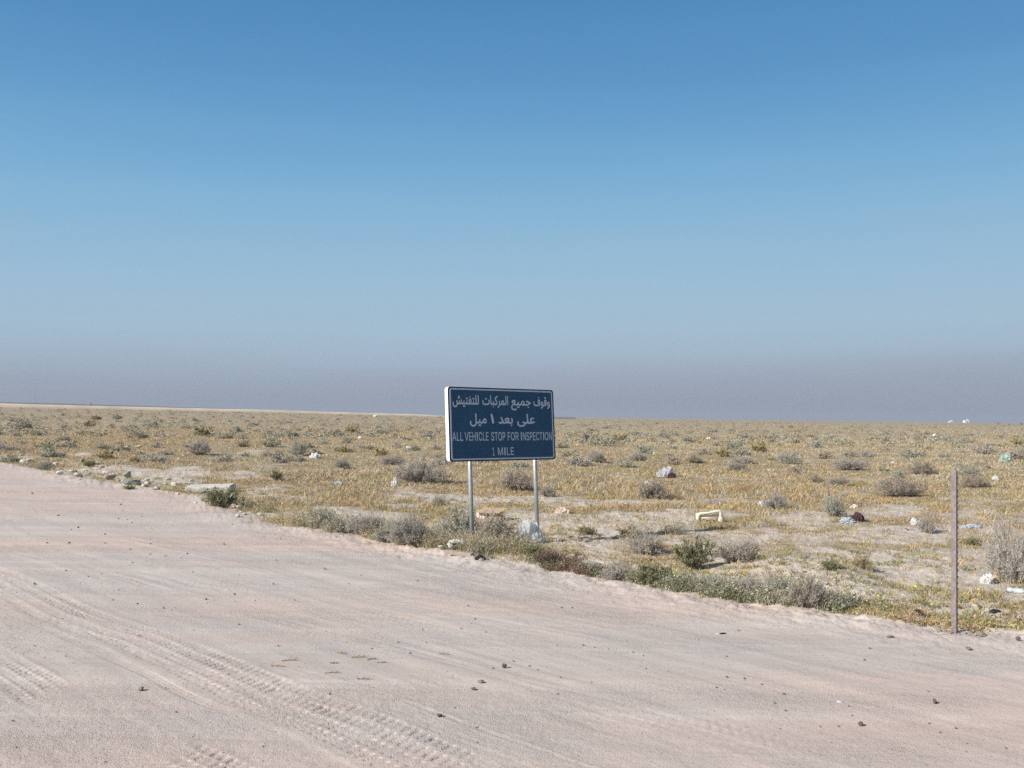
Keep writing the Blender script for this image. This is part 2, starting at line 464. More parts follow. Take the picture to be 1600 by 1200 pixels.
M['card_white'] = plain_mat('white_card', (.78, .70, .64), (.68, .58, .52), .8, 8)
M['red'] = plain_mat('faded_red_print', (.62, .16, .10), (.48, .12, .08), .7, 8)
M['rubber'] = plain_mat('black_rubber', (.025, .023, .022), (.012, .011, .011), .7, 15, .004, 60)
M['wood'] = plain_mat('weathered_timber', (.34, .28, .225), (.24, .19, .15), .9, 18, .004, 60)
M['straw'] = plain_mat('dry_straw', (.38, .26, .12), (.26, .17, .08), .9, 20)
M['bldg'] = plain_mat('white_render', (.80, .78, .74), (.70, .68, .64), .85, .3)
M['dark'] = plain_mat('dark_opening', (.06, .06, .065), (.04, .04, .045), .6, .3)

GLYPHS = [
"+4591 -247,4546 -242,4487 -221,4439 -176,4429 -156,4423 -131,4423 -81,4440 -26,4481 27,4532 69,4504 99,4474 124,4464 139,4458 154,4457 174,4468 199,4506 230,4551 249,4601 257,4631 255,4651 250,4676 235,4692 219,4703 199,4707 164,4703 144,4691 114,4658 79,4657 74,4671 67,4706 61,4761 58,4791 62,4806 72,4812 79,4838 169,4846 177,4896 170,4907 164,4898 104,4897 84,4901 71,4931 61,4986 62,5006 84,5029 129,5061 177,5096 210,5121 224,5146 228,5186 219,5221 187,5270 89,5296 62,5326 58,5391 67,5431 77,5520 114,5515 119,5486 130,5451 141,5411 146,5347 144,5333 204,5381 221,5411 222,5466 215,5516 195,5586 157,5636 147,5642 134,5644 89,5639 84,5596 74,5561 60,5466 12,5391 -10,5326 -13,5311 -17,5261 -8,5241 10,5206 -19,5181 -24,5156 -23,5131 -18,5086 8,5061 41,5035 4,5006 -13,4976 -14,4966 -18,4906 -14,4871 0,4856 12,4831 -4,4796 -14,4756 -14,4746 -18,4731 -18,4686 -14,4656 -8,4606 11,4591 21,4586 20,4552 -6,4509 -56,4499 -81,4499 -111,4508 -131,4541 -158,4576 -169,4596 -170,4646 -169,4746 -145,4768 -196,4766 -202,4736 -219,4701 -233,4661 -243,4616 -248;+181 -152,121 -143,71 -119,56 -108,19 -66,5 -26,4 14,14 69,35 114,41 116,97 94,79 4,84 -21,101 -47,116 -58,141 -68,191 -75,231 -72,251 -67,286 -47,308 -16,313 9,312 49,288 159,296 165,351 180,356 179,367 154,379 104,393 74,411 61,431 60,446 61,458 74,472 114,484 174,491 177,541 169,549 164,549 134,542 79,546 67,556 62,581 60,606 62,616 67,622 79,624 99,622 209,666 215,681 215,687 204,694 134,708 84,726 66,766 57,801 63,819 79,832 114,838 149,851 179,901 170,911 167,913 164,912 134,904 99,904 79,911 68,931 62,986 57,1021 63,1036 72,1041 79,1053 114,1059 149,1068 174,1071 177,1076 177,1126 169,1135 164,1124 89,1127 74,1133 69,1151 62,1206 57,1251 61,1253 64,1239 84,1228 129,1238 184,1266 225,1301 249,1346 260,1376 256,1406 241,1444 194,1457 134,1447 89,1434 69,1433 64,1436 62,1501 57,1536 63,1550 74,1563 99,1574 149,1586 179,1646 167,1649 164,1648 144,1639 89,1639 79,1646 68,1666 62,1721 57,1751 63,1761 68,1763 74,1762 289,1758 384,1758 429,1761 432,1821 432,1827 429,1843 99,1848 84,1866 66,1901 58,1936 66,1942 79,1934 429,1941 432,2001 432,2003 429,2014 194,2017 189,2017 74,1998 24,1956 -8,1936 -14,1896 -14,1886 -17,1841 -9,1816 11,1811 12,1771 -9,1741 -10,1711 -18,1686 -18,1646 -13,1611 1,1601 12,1576 -4,1541 -14,1496 -14,1486 -18,1386 -8,1346 4,1326 -4,1281 -13,1171 -18,1136 -14,1096 1,1086 12,1061 -4,1031 -13,946 -18,911 -13,876 1,866 12,841 -3,806 -13,761 -14,751 -17,701 -6,666 22,656 10,626 -9,576 -18,531 -9,501 10,476 -8,461 -13,426 -18,386 -9,377 -41,347 -91,326 -113,291 -134,261 -144,221 -150;+3401 -149,3379 -96,3379 -86,3436 -59,3461 -42,3496 -11,3518 29,3523 69,3512 119,3489 169,3486 184,3536 210,3546 211,3572 169,3609 74,3616 66,3651 60,3667 69,3729 174,3761 206,3792 224,3821 229,3866 215,3896 183,3945 84,3966 63,3996 58,4031 66,4037 79,4033 234,4029 429,4036 432,4091 432,4096 431,4098 424,4109 174,4112 169,4112 74,4093 24,4056 -4,4031 -13,3991 -14,3981 -18,3936 -9,3911 11,3906 1,3881 -18,3861 -23,3836 -24,3801 -17,3776 -3,3756 10,3731 41,3711 6,3676 -14,3646 -14,3641 -17,3586 -4,3567 -36,3531 -80,3511 -98,3466 -129;+6426 -148,6419 -141,6408 -81,6486 -59,6526 -39,6541 -21,6526 -15,6476 -7,6438 19,6424 39,6419 59,6419 79,6427 124,6444 159,6456 175,6486 201,6531 214,6556 211,6581 200,6602 184,6622 154,6637 109,6639 69,6646 60,6696 57,6781 62,6816 74,6806 80,6751 93,6721 119,6716 130,6704 164,6704 174,6713 219,6734 264,6766 295,6776 300,6821 311,6861 301,6883 284,6907 249,6917 224,6927 159,6927 134,6916 84,6898 49,6879 29,6856 11,6836 2,6776 -13,6686 -14,6676 -18,6631 -19,6618 -46,6597 -76,6576 -98,6546 -117,6511 -133,6476 -143;+6971 -148,6964 -141,6953 -81,7035 -56,7071 -39,7086 -21,7081 -18,7031 -14,6996 1,6970 34,6964 64,6969 114,6989 159,7031 201,7051 206,7076 213,7126 199,7161 159,7181 104,7187 54,7177 -11,7161 -50,7142 -76,7121 -98,7091 -117,7056 -133,7016 -144;+816 -128,791 -117,779 -91,778 -81,791 -54,816 -44,826 -44,851 -56,861 -77,871 -56,896 -44,906 -44,933 -56,943 -81,943 -91,931 -117,901 -129,871 -115,861 -94,849 -116,821 -129;+3056 -127,3026 -113,3013 -86,3025 -56,3056 -42,3086 -54,3097 -76,3099 -86,3086 -115;+4811 -129,4784 -116,4774 -96,4770 -86,4782 -56,4806 -45,4821 -45,4844 -56,4851 -72,4856 -76,4866 -54,4896 -43,4925 -56,4932 -71,4938 -86,4926 -114,4901 -127,4891 -128,4866 -117,4856 -97,4851 -99,4841 -118;+5471 -123,5443 -111,5432 -81,5446 -50,5471 -39,5481 -41,5504 -51,5517 -81,5504 -111;+2366 -23,2301 -13,2261 2,2241 16,2214 44,2200 84,2199 129,2209 179,2220 209,2226 212,2276 200,2285 194,2274 124,2278 99,2291 78,2321 62,2371 52,2451 47,2596 56,2636 64,2651 67,2681 82,2687 89,2693 104,2687 149,2666 229,2726 251,2731 248,2752 199,2763 159,2768 119,2767 94,2757 64,2736 32,2716 17,2686 2,2656 -8,2601 -18,2506 -25;+5986 -23,5921 -14,5887 -1,5856 17,5829 49,5818 84,5817 124,5825 174,5841 212,5901 197,5902 184,5893 139,5894 104,5903 84,5916 71,5951 58,5986 52,6061 47,6256 55,6286 62,6294 69,6298 79,6266 77,6211 88,6204 94,6173 119,6159 169,6168 219,6188 259,6231 300,6271 311,6306 305,6336 286,6351 269,6362 249,6372 224,6382 159,6382 139,6378 94,6372 69,6366 49,6347 19,6334 4,6311 -9,6221 -24,6056 -23,6031 -25;+2941 -18,2901 -13,2866 1,2839 29,2829 54,2823 104,2822 234,2819 244,2817 429,2821 432,2881 432,2884 429,2899 129,2905 79,2921 64,2946 60,2976 60,2996 63,3009 74,3022 109,3039 174,3046 177,3096 170,3107 164,3097 84,3101 73,3121 62,3196 57,3266 61,3291 68,3301 72,3308 84,3301 114,3281 142,3244 179,3171 244,3163 259,3163 279,3169 299,3186 320,3211 340,3251 364,3331 405,3391 431,3396 428,3417 384,3421 369,3291 301,3245 274,3286 242,3338 189,3371 134,3382 89,3377 54,3357 24,3340 9,3316 -3,3276 -14,3231 -18,3171 -14,3161 -18,3146 -18,3106 -13,3091 -7,3066 10,3056 12,3036 -3,3006 -13;+4181 -8,4168 429,4171 432,4236 431,4248 -6,4246 -10;-3828 54,3841 51,3855 54,3862 59,3864 74,3847 119,3836 139,3821 151,3806 149,3785 129,3768 104,3783 84,3801 68;-5157 54,5181 52,5191 64,5191 74,5167 134,5151 151,5136 150,5113 129,5096 104,5131 66;-7059 59,7101 57,7112 64,7102 109,7089 129,7076 136,7066 134,7057 129,7043 109,7038 84,7039 74,7047 64;-6513 64,6551 60,6561 60,6567 64,6562 99,6556 114,6544 129,6536 135,6521 134,6511 127,6499 109,6494 79,6502 69;-1333 84,1336 81,1345 84,1369 104,1380 134,1374 159,1361 176,1351 181,1336 180,1323 174,1309 154,1304 134,1314 104;-4588 119,4596 115,4621 135,4627 144,4632 159,4629 169,4621 176,4601 181,4581 180,4541 169,4531 164,4556 149;-6269 154,6307 159,6306 179,6297 209,6286 226,6276 231,6261 231,6251 223,6239 204,6234 179,6241 162,6251 156;-6813 154,6821 152,6852 159,6846 199,6833 224,6821 231,6811 233,6796 223,6783 204,6779 184,6786 162,6796 156;+1041 218,1018 229,1008 254,1009 264,1021 289,1051 301,1081 287,1091 267,1106 290,1131 301,1138 299,1161 288,1173 264,1173 254,1161 227,1136 216,1126 217,1101 228,1091 249,1081 229,1076 226,1056 217;+1556 218,1533 229,1523 254,1525 269,1536 289,1566 301,1591 290,1606 267,1617 289,1646 301,1651 299,1676 288,1687 264,1687 254,1675 229,1651 217,1641 217,1616 227,1606 248,1591 226,1571 217;+2436 227,2412 239,2402 264,2403 274,2416 298,2446 309,2471 298,2486 277,2496 297,2528 309,2556 296,2567 269,2556 237,2526 225,2516 227,2496 236,2486 257,2475 239,2469 234,2446 225;+441 246,416 259,404 289,419 319,453 334,445 354,455 379,461 385,491 395,517 384,527 364,530 354,523 334,526 330,556 318,571 289,559 259,536 246,526 245,501 255,491 273,486 274,476 256,451 245;+1341 293,1311 306,1298 334,1311 367,1341 380,1371 367,1383 339,1371 307;+6256 346,6230 359,6218 389,6233 419,6261 431,6266 430,6291 418,6302 394,6303 384,6291 356,6266 346;+6761 346,6735 359,6724 384,6723 389,6738 419,6766 431,6771 430,6796 418,6806 398,6821 420,6846 430,6876 420,6881 414,6890 389,6879 359,6856 347,6846 345,6816 359,6811 373,6806 377,6796 356,6771 346",
"+166 -151,116 -143,66 -117,55 -110,18 -65,4 -5,4 15,14 65,37 115,41 116,96 95,97 90,79 10,84 -20,96 -40,131 -66,176 -74,226 -71,241 -68,261 -58,292 -30,307 5,313 35,307 360,304 370,306 432,371 433,373 430,384 160,388 105,393 85,416 64,446 58,481 63,497 75,511 107,519 150,531 178,591 167,594 160,584 90,585 75,591 68,611 62,661 58,681 66,698 85,743 170,756 186,781 207,796 218,831 226,871 216,881 212,912 185,937 135,943 100,942 70,932 40,927 30,891 -3,846 -14,826 -12,781 -2,741 18,736 17,719 0,696 -11,656 -17,591 -13,561 -1,546 13,521 -3,481 -14,446 -13,426 -17,396 -11,386 -4,381 -7,376 -30,347 -80,316 -113,281 -133,256 -142,201 -152;+2546 -152,2501 -142,2451 -123,2408 -85,2395 -65,2383 -30,2383 30,2394 75,2416 117,2472 95,2472 80,2458 25,2458 0,2465 -30,2496 -58,2536 -72,2586 -77,2656 -67,2696 -53,2721 -37,2733 -15,2731 -5,2711 6,2650 30,2649 40,2666 98,2771 67,2821 58,2856 63,2867 75,2868 190,2862 425,2866 433,2926 433,2932 430,2943 155,2949 95,2956 81,2971 66,3001 58,3056 62,3057 65,3035 95,3023 145,3024 170,3029 190,3041 213,3071 246,3106 265,3151 273,3196 271,3221 262,3229 255,3216 195,3201 193,3156 197,3131 192,3121 186,3108 175,3104 165,3100 145,3105 125,3121 105,3131 98,3166 82,3186 82,3256 107,3261 105,3283 50,3280 45,3191 8,3086 -12,3026 -12,2986 -17,2946 -8,2916 12,2876 -9,2831 -12,2811 -17,2802 -50,2791 -70,2736 -116,2666 -142,2636 -148;+496 -127,471 -116,458 -90,459 -80,471 -55,496 -44,506 -44,530 -55,541 -77,552 -55,581 -43,611 -54,617 -65,624 -85,611 -117,586 -128,576 -127,552 -115,541 -97,530 -115,506 -127;+2126 -127,2098 -115,2083 -85,2095 -55,2126 -42,2158 -55,2169 -85,2156 -116;+1541 -17,1486 -3,1447 25,1481 81,1516 67,1561 61,1606 64,1628 80,1633 100,1626 125,1558 255,1611 290,1616 289,1663 220,1693 160,1728 75,1746 62,1766 58,1831 67,1846 75,1791 125,1780 140,1775 155,1773 175,1786 199,1816 225,1876 251,1936 257,1981 247,2013 220,2019 215,2029 180,2028 160,2016 115,1984 75,1985 70,2066 58,2111 62,2129 75,2133 105,2127 140,2103 225,2166 251,2171 245,2188 205,2201 155,2207 100,2202 60,2192 40,2181 22,2151 -2,2116 -13,2051 -17,1981 -7,1931 8,1911 19,1841 -8,1791 -9,1751 -17,1711 -8,1676 17,1651 -1,1626 -12,1581 -18;+1196 -13,1189 -5,1187 5,1182 95,1167 230,1152 330,1138 395,1146 401,1202 415,1232 320,1252 175,1263 20,1259 -5;-829 65,861 66,869 75,873 90,867 115,858 130,846 142,829 150,817 145,801 128,778 85,781 79,806 68;-1913 110,1921 107,1947 135,1954 165,1953 170,1941 177,1911 182,1896 178,1881 176,1848 165,1871 152",
"+4875 -19,4830 -10,4800 1,4775 15,4755 31,4732 58,4718 83,4711 108,4710 141,4715 144,4785 144,4791 138,4803 103,4815 91,4851 68,4905 60,4960 69,4998 98,5011 118,5013 138,5011 158,5000 175,4965 198,4825 241,4785 261,4757 283,4737 308,4724 338,4721 383,4728 423,4738 443,4755 465,4780 488,4815 508,4845 518,4875 524,4920 525,4965 519,4995 509,5045 476,5065 453,5076 433,5086 408,5087 373,5085 370,5010 372,5001 398,4992 413,4975 429,4940 444,4900 449,4850 438,4817 413,4803 378,4808 353,4821 338,4855 316,4990 275,5045 244,5081 203,5086 193,5095 163,5097 133,5091 98,5081 73,5055 35,5030 15,5005 1,4960 -14,4930 -19;+9340 -19,9295 -10,9265 1,9217 33,9197 58,9183 83,9176 108,9175 141,9180 144,9250 144,9256 138,9268 103,9285 87,9320 66,9370 60,9425 69,9463 98,9477 123,9476 158,9467 173,9435 195,9290 241,9250 261,9230 276,9202 308,9193 328,9187 348,9186 383,9193 423,9203 443,9226 473,9245 489,9280 508,9310 518,9340 524,9385 525,9430 519,9460 508,9485 495,9510 475,9541 433,9551 403,9551 373,9545 370,9475 371,9457 413,9440 429,9405 444,9365 449,9315 439,9281 413,9268 378,9273 353,9286 338,9320 316,9455 275,9510 244,9546 203,9551 193,9561 158,9561 123,9551 83,9537 58,9520 35,9495 15,9470 1,9425 -14,9395 -19;+3390 -13,3355 -4,3315 15,3300 26,3257 68,3229 113,3213 153,3202 203,3198 248,3203 313,3212 353,3227 393,3248 428,3285 470,3315 493,3350 510,3400 523,3445 525,3510 515,3575 480,3625 423,3647 353,3647 343,3575 340,3568 348,3551 388,3525 415,3480 439,3455 444,3410 444,3380 435,3340 410,3319 388,3304 363,3293 333,3283 288,3282 263,3283 223,3292 178,3303 148,3322 118,3350 91,3375 76,3420 64,3455 65,3485 70,3515 86,3538 108,3551 123,3575 169,3645 166,3648 163,3627 88,3580 31,3515 -5,3440 -16;+5795 -13,5760 -4,5720 15,5705 26,5657 73,5633 113,5617 153,5607 198,5603 263,5608 318,5618 358,5634 398,5658 438,5690 470,5720 493,5765 514,5825 525,5880 521,5930 509,5975 483,5995 468,6022 438,6046 398,6063 353,6076 283,6077 248,6071 188,6062 153,6051 123,6027 78,5997 43,5970 21,5925 -2,5885 -14,5830 -16;+7370 -13,7325 1,7280 26,7237 68,7209 113,7193 153,7182 203,7178 258,7183 313,7192 353,7212 403,7228 428,7265 470,7295 493,7330 510,7360 519,7400 525,7455 521,7505 509,7550 484,7570 468,7597 438,7616 408,7636 363,7651 293,7651 218,7646 188,7637 148,7611 93,7572 43,7540 16,7500 -3,7460 -14,7405 -16;+10675 -13,10635 -2,10585 26,10565 41,10536 73,10512 113,10493 163,10483 228,10486 303,10497 358,10518 408,10534 433,10566 468,10600 493,10630 508,10675 521,10725 525,10795 514,10860 480,10906 428,10916 403,10932 343,10855 341,10835 387,10810 414,10799 423,10765 439,10740 444,10705 445,10675 439,10645 425,10620 406,10588 363,10578 338,10567 293,10566 258,10567 218,10573 183,10587 148,10602 123,10620 102,10660 76,10690 65,10705 64,10740 65,10770 71,10800 86,10832 118,10855 167,10930 166,10932 163,10906 83,10855 26,10790 -6,10725 -16;+11935 -14,11890 0,11850 21,11813 53,11793 78,11775 108,11753 163,11743 223,11742 263,11748 323,11757 358,11778 408,11794 433,11815 456,11851 488,11890 509,11945 524,11995 525,12020 521,12065 510,12100 493,12135 466,12160 438,12176 413,12200 358,12212 308,12216 253,12211 198,12201 153,12186 113,12162 73,12115 26,12100 15,12060 -4,12025 -13,11990 -16;+65 -8,15 -6,9 -2,195 513,200 516,280 516,283 513,356 313,470 -3,465 -6,390 -7,340 128,335 135,145 135,137 123,90 -7;+1655 -9,1633 43,1464 513,1540 516,1545 512,1656 208,1692 98,1695 93,1697 98,1705 122,1748 253,1841 513,1845 516,1922 513,1921 503,1741 3,1735 -9;+8035 -9,8030 -7,8018 13,7931 183,7925 189,7820 190,7813 188,7813 -2,7810 -6,7740 -6,7736 -2,7736 503,7736 513,7740 516,7930 519,7970 514,8015 499,8040 485,8065 461,8082 438,8101 383,8101 323,8091 288,8066 243,8040 220,8009 203,8117 -2,8100 -6;+9005 -9,8994 3,8814 283,8755 385,8752 378,8756 298,8752 -2,8750 -6,8680 -6,8673 -2,8673 513,8680 516,8750 516,8760 516,8767 508,9005 132,9008 138,9011 513,9015 516,9085 516,9091 513,9091 -2,9070 -9;+12630 -9,12619 3,12453 263,12380 385,12377 378,12381 298,12377 -2,12375 -6,12305 -6,12298 -2,12298 513,12305 516,12385 516,12635 127,12637 513,12640 516,12710 516,12716 513,12716 -2,12695 -9;+535 -4,533 513,540 516,605 516,611 513,611 283,611 68,615 64,845 64,848 58,848 -2,845 -6;+930 -6,926 -2,926 513,930 516,1000 516,1003 513,1003 278,1005 66,1235 64,1241 58,1241 -2,1235 -6;+1990 -6,1986 -2,1986 513,1990 516,2310 516,2313 513,2313 448,2310 445,2070 445,2066 443,2066 298,2070 294,2080 294,2290 294,2295 291,2296 228,2290 221,2070 221,2066 218,2066 68,2070 64,2310 64,2316 58,2316 -2,2310 -6;+2410 -6,2406 -2,2406 513,2410 516,2480 516,2483 513,2483 303,2490 296,2735 296,2737 303,2737 513,2740 516,2810 516,2815 515,2816 508,2815 -4,2740 -6,2737 -2,2737 223,2735 225,2490 225,2483 223,2483 -2,2480 -6;+2953 -6,3085 -6,3085 516,2953 516;+3735 -6,3732 -2,3732 513,3735 516,3805 516,3811 513,3811 283,3811 68,3815 64,4045 64,4047 58,4047 -2,4045 -6;+4130 -6,4126 -2,4126 513,4130 516,4450 516,4452 513,4452 448,4450 445,4205 444,4203 298,4215 294,4430 294,4435 291,4436 228,4430 221,4205 220,4203 68,4210 64,4450 64,4453 58,4453 -2,4450 -6;+5315 -6,5311 -2,5311 443,5305 445,5155 445,5151 448,5151 513,5155 516,5385 516,5545 516,5548 513,5548 448,5545 445,5395 445,5388 443,5388 -2,5385 -6;+6165 -6,6161 -2,6161 513,6165 516,6255 516,6265 519,6355 519,6380 516,6415 509,6440 498,6480 469,6491 458,6506 433,6517 408,6526 358,6526 338,6517 288,6491 238,6450 201,6400 182,6370 176,6241 178,6238 173,6238 -2,6235 -6;+6795 -6,6792 -2,6792 513,6795 516,7115 515,7115 446,6970 445,6875 445,6871 443,6871 288,6875 285,7090 285,7092 283,7092 218,7090 214,6873 213,6871 -2,6865 -6;+8403 -6,8535 -6,8535 516,8403 516;+9645 -4,9643 513,9650 516,9740 516,9750 519,9860 516,9895 510,9924 498,9960 471,9986 438,10006 383,10007 323,10001 293,9986 258,9970 234,9948 213,9925 197,9895 185,9855 176,9723 178,9721 -2,9715 -6;+10090 -6,10087 -2,10087 513,10090 516,10410 516,10413 513,10413 448,10410 445,10170 445,10166 443,10166 298,10170 294,10180 294,10396 293,10397 228,10395 221,10170 221,10166 218,10166 68,10170 64,10410 64,10416 58,10416 -2,10410 -6;+11150 -4,11148 443,11145 445,10990 445,10987 448,10987 513,10990 516,11225 516,11385 516,11387 513,11387 448,11385 445,11230 445,11227 443,11227 -2,11225 -6;+11496 -6,11628 -6,11628 516,11496 516;-5804 68,5825 64,5870 65,5895 72,5920 85,5946 108,5970 143,5985 183,5990 208,5993 243,5992 288,5986 323,5972 363,5957 388,5930 415,5900 433,5875 441,5850 445,5815 444,5785 435,5750 414,5724 388,5709 363,5696 328,5688 293,5688 213,5698 173,5708 148,5727 118,5755 91,5780 76;-7381 68,7400 64,7445 65,7470 72,7510 96,7526 113,7546 143,7561 183,7567 213,7567 293,7561 328,7550 358,7532 388,7515 409,7475 433,7446 443,7390 444,7360 434,7320 409,7288 368,7273 333,7267 308,7263 283,7263 223,7272 178,7282 153,7299 123,7316 103,7340 85;-11942 68,11965 64,12010 65,12030 71,12060 86,12097 123,12111 148,12122 178,12130 213,12131 293,12122 333,12107 368,12091 393,12075 410,12055 425,12015 440,11990 445,11955 444,11925 435,11900 423,11867 393,11847 363,11833 323,11828 298,11827 218,11833 183,11844 153,11862 123,11880 101,11905 83;-169 208,308 208,306 223,257 363,241 413,240 416,234 408;-6238 253,6245 250,6345 251,6390 260,6415 276,6431 298,6441 348,6431 398,6416 418,6400 430,6360 441,6240 444;-9721 253,9725 250,9825 251,9860 256,9885 266,9895 274,9913 298,9923 348,9913 398,9898 418,9870 435,9845 441,9740 445,9721 443;-7813 268,7820 264,7940 265,7975 275,7993 288,8006 303,8017 348,8006 403,7993 418,7980 429,7945 440,7815 444",
"+76 -8,69 -1,71 60,201 61,204 64,208 434,206 437,201 434,86 352,79 359,77 429,80 434,183 509,196 517,281 516,283 514,283 64,286 61,396 61,398 59,398 -1,396 -8;+701 -8,694 -1,696 515,796 516,799 514,922 204,956 111,979 179,1109 514,1116 516,1216 515,1217 179,1216 -5,1211 -8,1139 -6,1137 219,1134 229,1133 354,1137 359,1136 365,988 -6,986 -9,921 -7,809 269,776 360,772 349,769 -1,766 -8;+1352 -8,1484 -8,1484 516,1352 516;+1626 -8,1622 -1,1622 514,1626 516,1696 516,1702 514,1702 284,1702 69,1706 65,1936 65,1938 59,1937 -6;+2021 -8,2014 -1,2014 514,2021 516,2336 516,2342 514,2342 449,2336 445,2097 444,2094 439,2096 295,2101 292,2321 292,2324 289,2324 224,2321 221,2096 220,2094 69,2101 65,2341 65,2344 59,2344 -1,2341 -8"]


# ------------------------------------------------------------------ ground and road: one height field, split along the road edge
def build_terrain():
    az_f = np.radians(np.arange(-36, 36.001, .066))
    az_b = np.radians(np.concatenate([np.arange(37.5, 48, .5), np.arange(50, 311, 4.0), np.arange(312, 323, .5)]))
    az = np.concatenate([az_f, az_b]); na = len(az)
    rr = [.4, 1, 1.6, 2.2, 2.8, 3.3, 3.7]; r = 4.0
    while r < 6000:
        rr.append(r)
        dy = .55 if r < 16 else 1.1 if r < 60 else .6
        r = min(r + r * r / (CAM_H * 992) * dy, r * 1.06)
    rr.append(9000.0)
    rr = np.array(rr); nr = len(rr)
    A, Rr = np.meshgrid(az, rr)
    x = (np.sin(A) * Rr).ravel(); y = (np.cos(A) * Rr).ravel()
    z = H(x, y); s = road_s(x, y); rad = np.hypot(x, y)
    bare = np.zeros_like(x); k = rad < 250
    bare[k] = bare_mask(x[k], y[k]) * (1 - sst(120, 240, rad[k]))
    px = 800 + F * np.where(y > .1, x / np.maximum(y, .1), 9)
    strip = sst(402, 404, rad) * (1 - sst(480, 640, rad)) * (1 - sst(660, 760, px)) * (y > 0)
    bare = np.maximum(bare, strip * (.75 + .25 * vn(x * .2, y * .2, 4)))
    road = (1 - sst(-.3, .35, s + .25 * fbm(x * 2.2, y * 2.2, 3, 19)))
    far = sst(25, 90, rad)
    hill = sst(690, 800, rad) * (px < 900) * (y > 0)
    idx = np.arange(nr * na).reshape(nr, na)
    nx = np.roll(idx, -1, 1)
    q = np.stack([idx[:-1], idx[1:], nx[1:], nx[:-1]], -1).reshape(-1, 4)
    q = q[:, ::-1]
    isr = s[q].mean(1) < 0
    c0 = len(x)
    for name, sel, lab in (('desert_plain', ~isr, 0), ('dirt_road', isr, 1)):
        qq = q[sel]
        used = np.unique(qq); mp = np.full(len(x), -1); mp[used] = np.arange(len(used))
        v = np.stack([x, y, z], 1)[used]
        tris = []
        if lab:     # close the small hole under the camera
            ring = mp[idx[0]]; v = np.concatenate([v, [[0, 0, -.03]]]); c = len(v) - 1
            tris = [(c, ring[(i + 1) % na], ring[i]) for i in range(na)]
        me = tri_quads(name, v, mp[qq], tris, smooth=True)
        for nm, a in (('road', road), ('bare', bare), ('far', far), ('hill', hill)):
            vv = a[used]
            if lab: vv = np.append(vv, 1.0 if nm == 'road' else 0.0)
            vfloat(me, nm, vv)
        tag(link(name, me, M['soil']), kind='structure')
build_terrain()

# ------------------------------------------------------------------ stuff: grass, herbs, flowers
def blades(P, h, w, nb, spread, lean, col, cvar=.12, seg=2, rng=RNG):
    """P (n,3) tuft positions; arrays h, w, spread per tuft; nb blades each"""
    n = len(P)
    T = np.repeat(np.arange(n), nb); N = len(T)
    a = rng.uniform(0, 2 * math.pi, N); rad = spread[T] * np.sqrt(rng.uniform(0, 1, N))
    b = P[T] + np.stack([np.cos(a) * rad, np.sin(a) * rad, -.01 + 0 * a], 1)
    hh = h[T] * rng.uniform(.45, 1.1, N)
    d = a + rng.normal(0, .7, N)
    ln = lean * rng.uniform(.2, 1.3, N) * hh
    tip = b + np.stack([np.cos(d) * ln, np.sin(d) * ln, hh], 1)
    mid = b + np.stack([np.cos(d) * ln * .35, np.sin(d) * ln * .35, hh * .6], 1)
    f = rng.uniform(0, math.pi, N)
    ww = w[T] * rng.uniform(.6, 1.3, N)
    sd = np.stack([np.cos(f) * ww, np.sin(f) * ww, 0 * f], 1) * .5
    c = np.clip(col[T] * (1 + rng.normal(0, cvar, (N, 1))) + rng.normal(0, .012, (N, 3)), .01, .9)
    if seg == 2:
        v = np.stack([b - sd, b + sd, mid + sd * .8, mid - sd * .8, tip], 1).reshape(-1, 3)
        k = np.arange(N)[:, None] * 5
        return v, k + np.array([[0, 1, 2, 3]]), k + np.array([[3, 2, 4]]), np.repeat(c, 5, 0)
    v = np.stack([b - sd, b + sd, tip], 1).reshape(-1, 3)
    k = np.arange(N)[:, None] * 3
    return v, np.zeros((0, 4), int), k + np.array([[0, 1, 2]]), np.repeat(c, 3, 0)

def merge(name, parts, mat, kind='stuff', label=None, cat=None):
    vs, qs, ts, cs = [], [], [], []; o = 0
    for v, q, t, c in parts:
        vs.append(v); qs.append(np.asarray(q) + o); ts.append(np.asarray(t) + o); cs.append(c); o += len(v)
    me = tri_quads(name, np.concatenate(vs), np.concatenate(qs), np.concatenate(ts))
    vcol(me, 'tint', np.concatenate(cs))
    return tag(link(name, me, mat), label, cat, None, kind)

def scatter(n, d0, d1, power, spread=35):
    """points of the plain in front of the camera; power 1: even in 1/d, 0: even in log d"""
    a = np.radians(RNG.uniform(-spread, spread, n)); t = RNG.uniform(0, 1, n)
    if power == 1: d = 1 / (1 / d1 + t * (1 / d0 - 1 / d1))
    else: d = d0 * (d1 / d0) ** t
    x = np.tan(a) * d
    s = road_s(x, d)
    k = s > .12
    return x[k], d[k], s[k]

STRAW = np.array([.58, .475, .315]); GOLD = np.array([.54, .385, .205]); BROWN = np.array([.45, .30, .18])
OLIVE = np.array([.32, .28, .13]); GREEN = np.array([.19, .205, .085]); GREY = np.array([.45, .42, .33])

def grass_cols(x, y):
    n = fbm(x * .10, y * .05, 3, 101)[:, None]; m2 = fbm(x * .5, y * .3, 3, 103)[:, None]; q = RNG.uniform(-1, 1, (len(x), 1))
    c = STRAW + (GOLD - STRAW) * sst(-.25, .35, n + .5 * q)
    c = c + (BROWN - c) * sst(.15, .75, m2 + .6 * q)
    rr = np.hypot(x, y)[:, None]
    c = c + (OLIVE - c) * sst(.0, .5, -m2 + .55 * q[::-1] + .25 * (1 - sst(16, 30, rr))) * .5
    c = c + (GREY - c) * (RNG.uniform(0, 1, (len(x), 1)) < .22) * .8
    return c

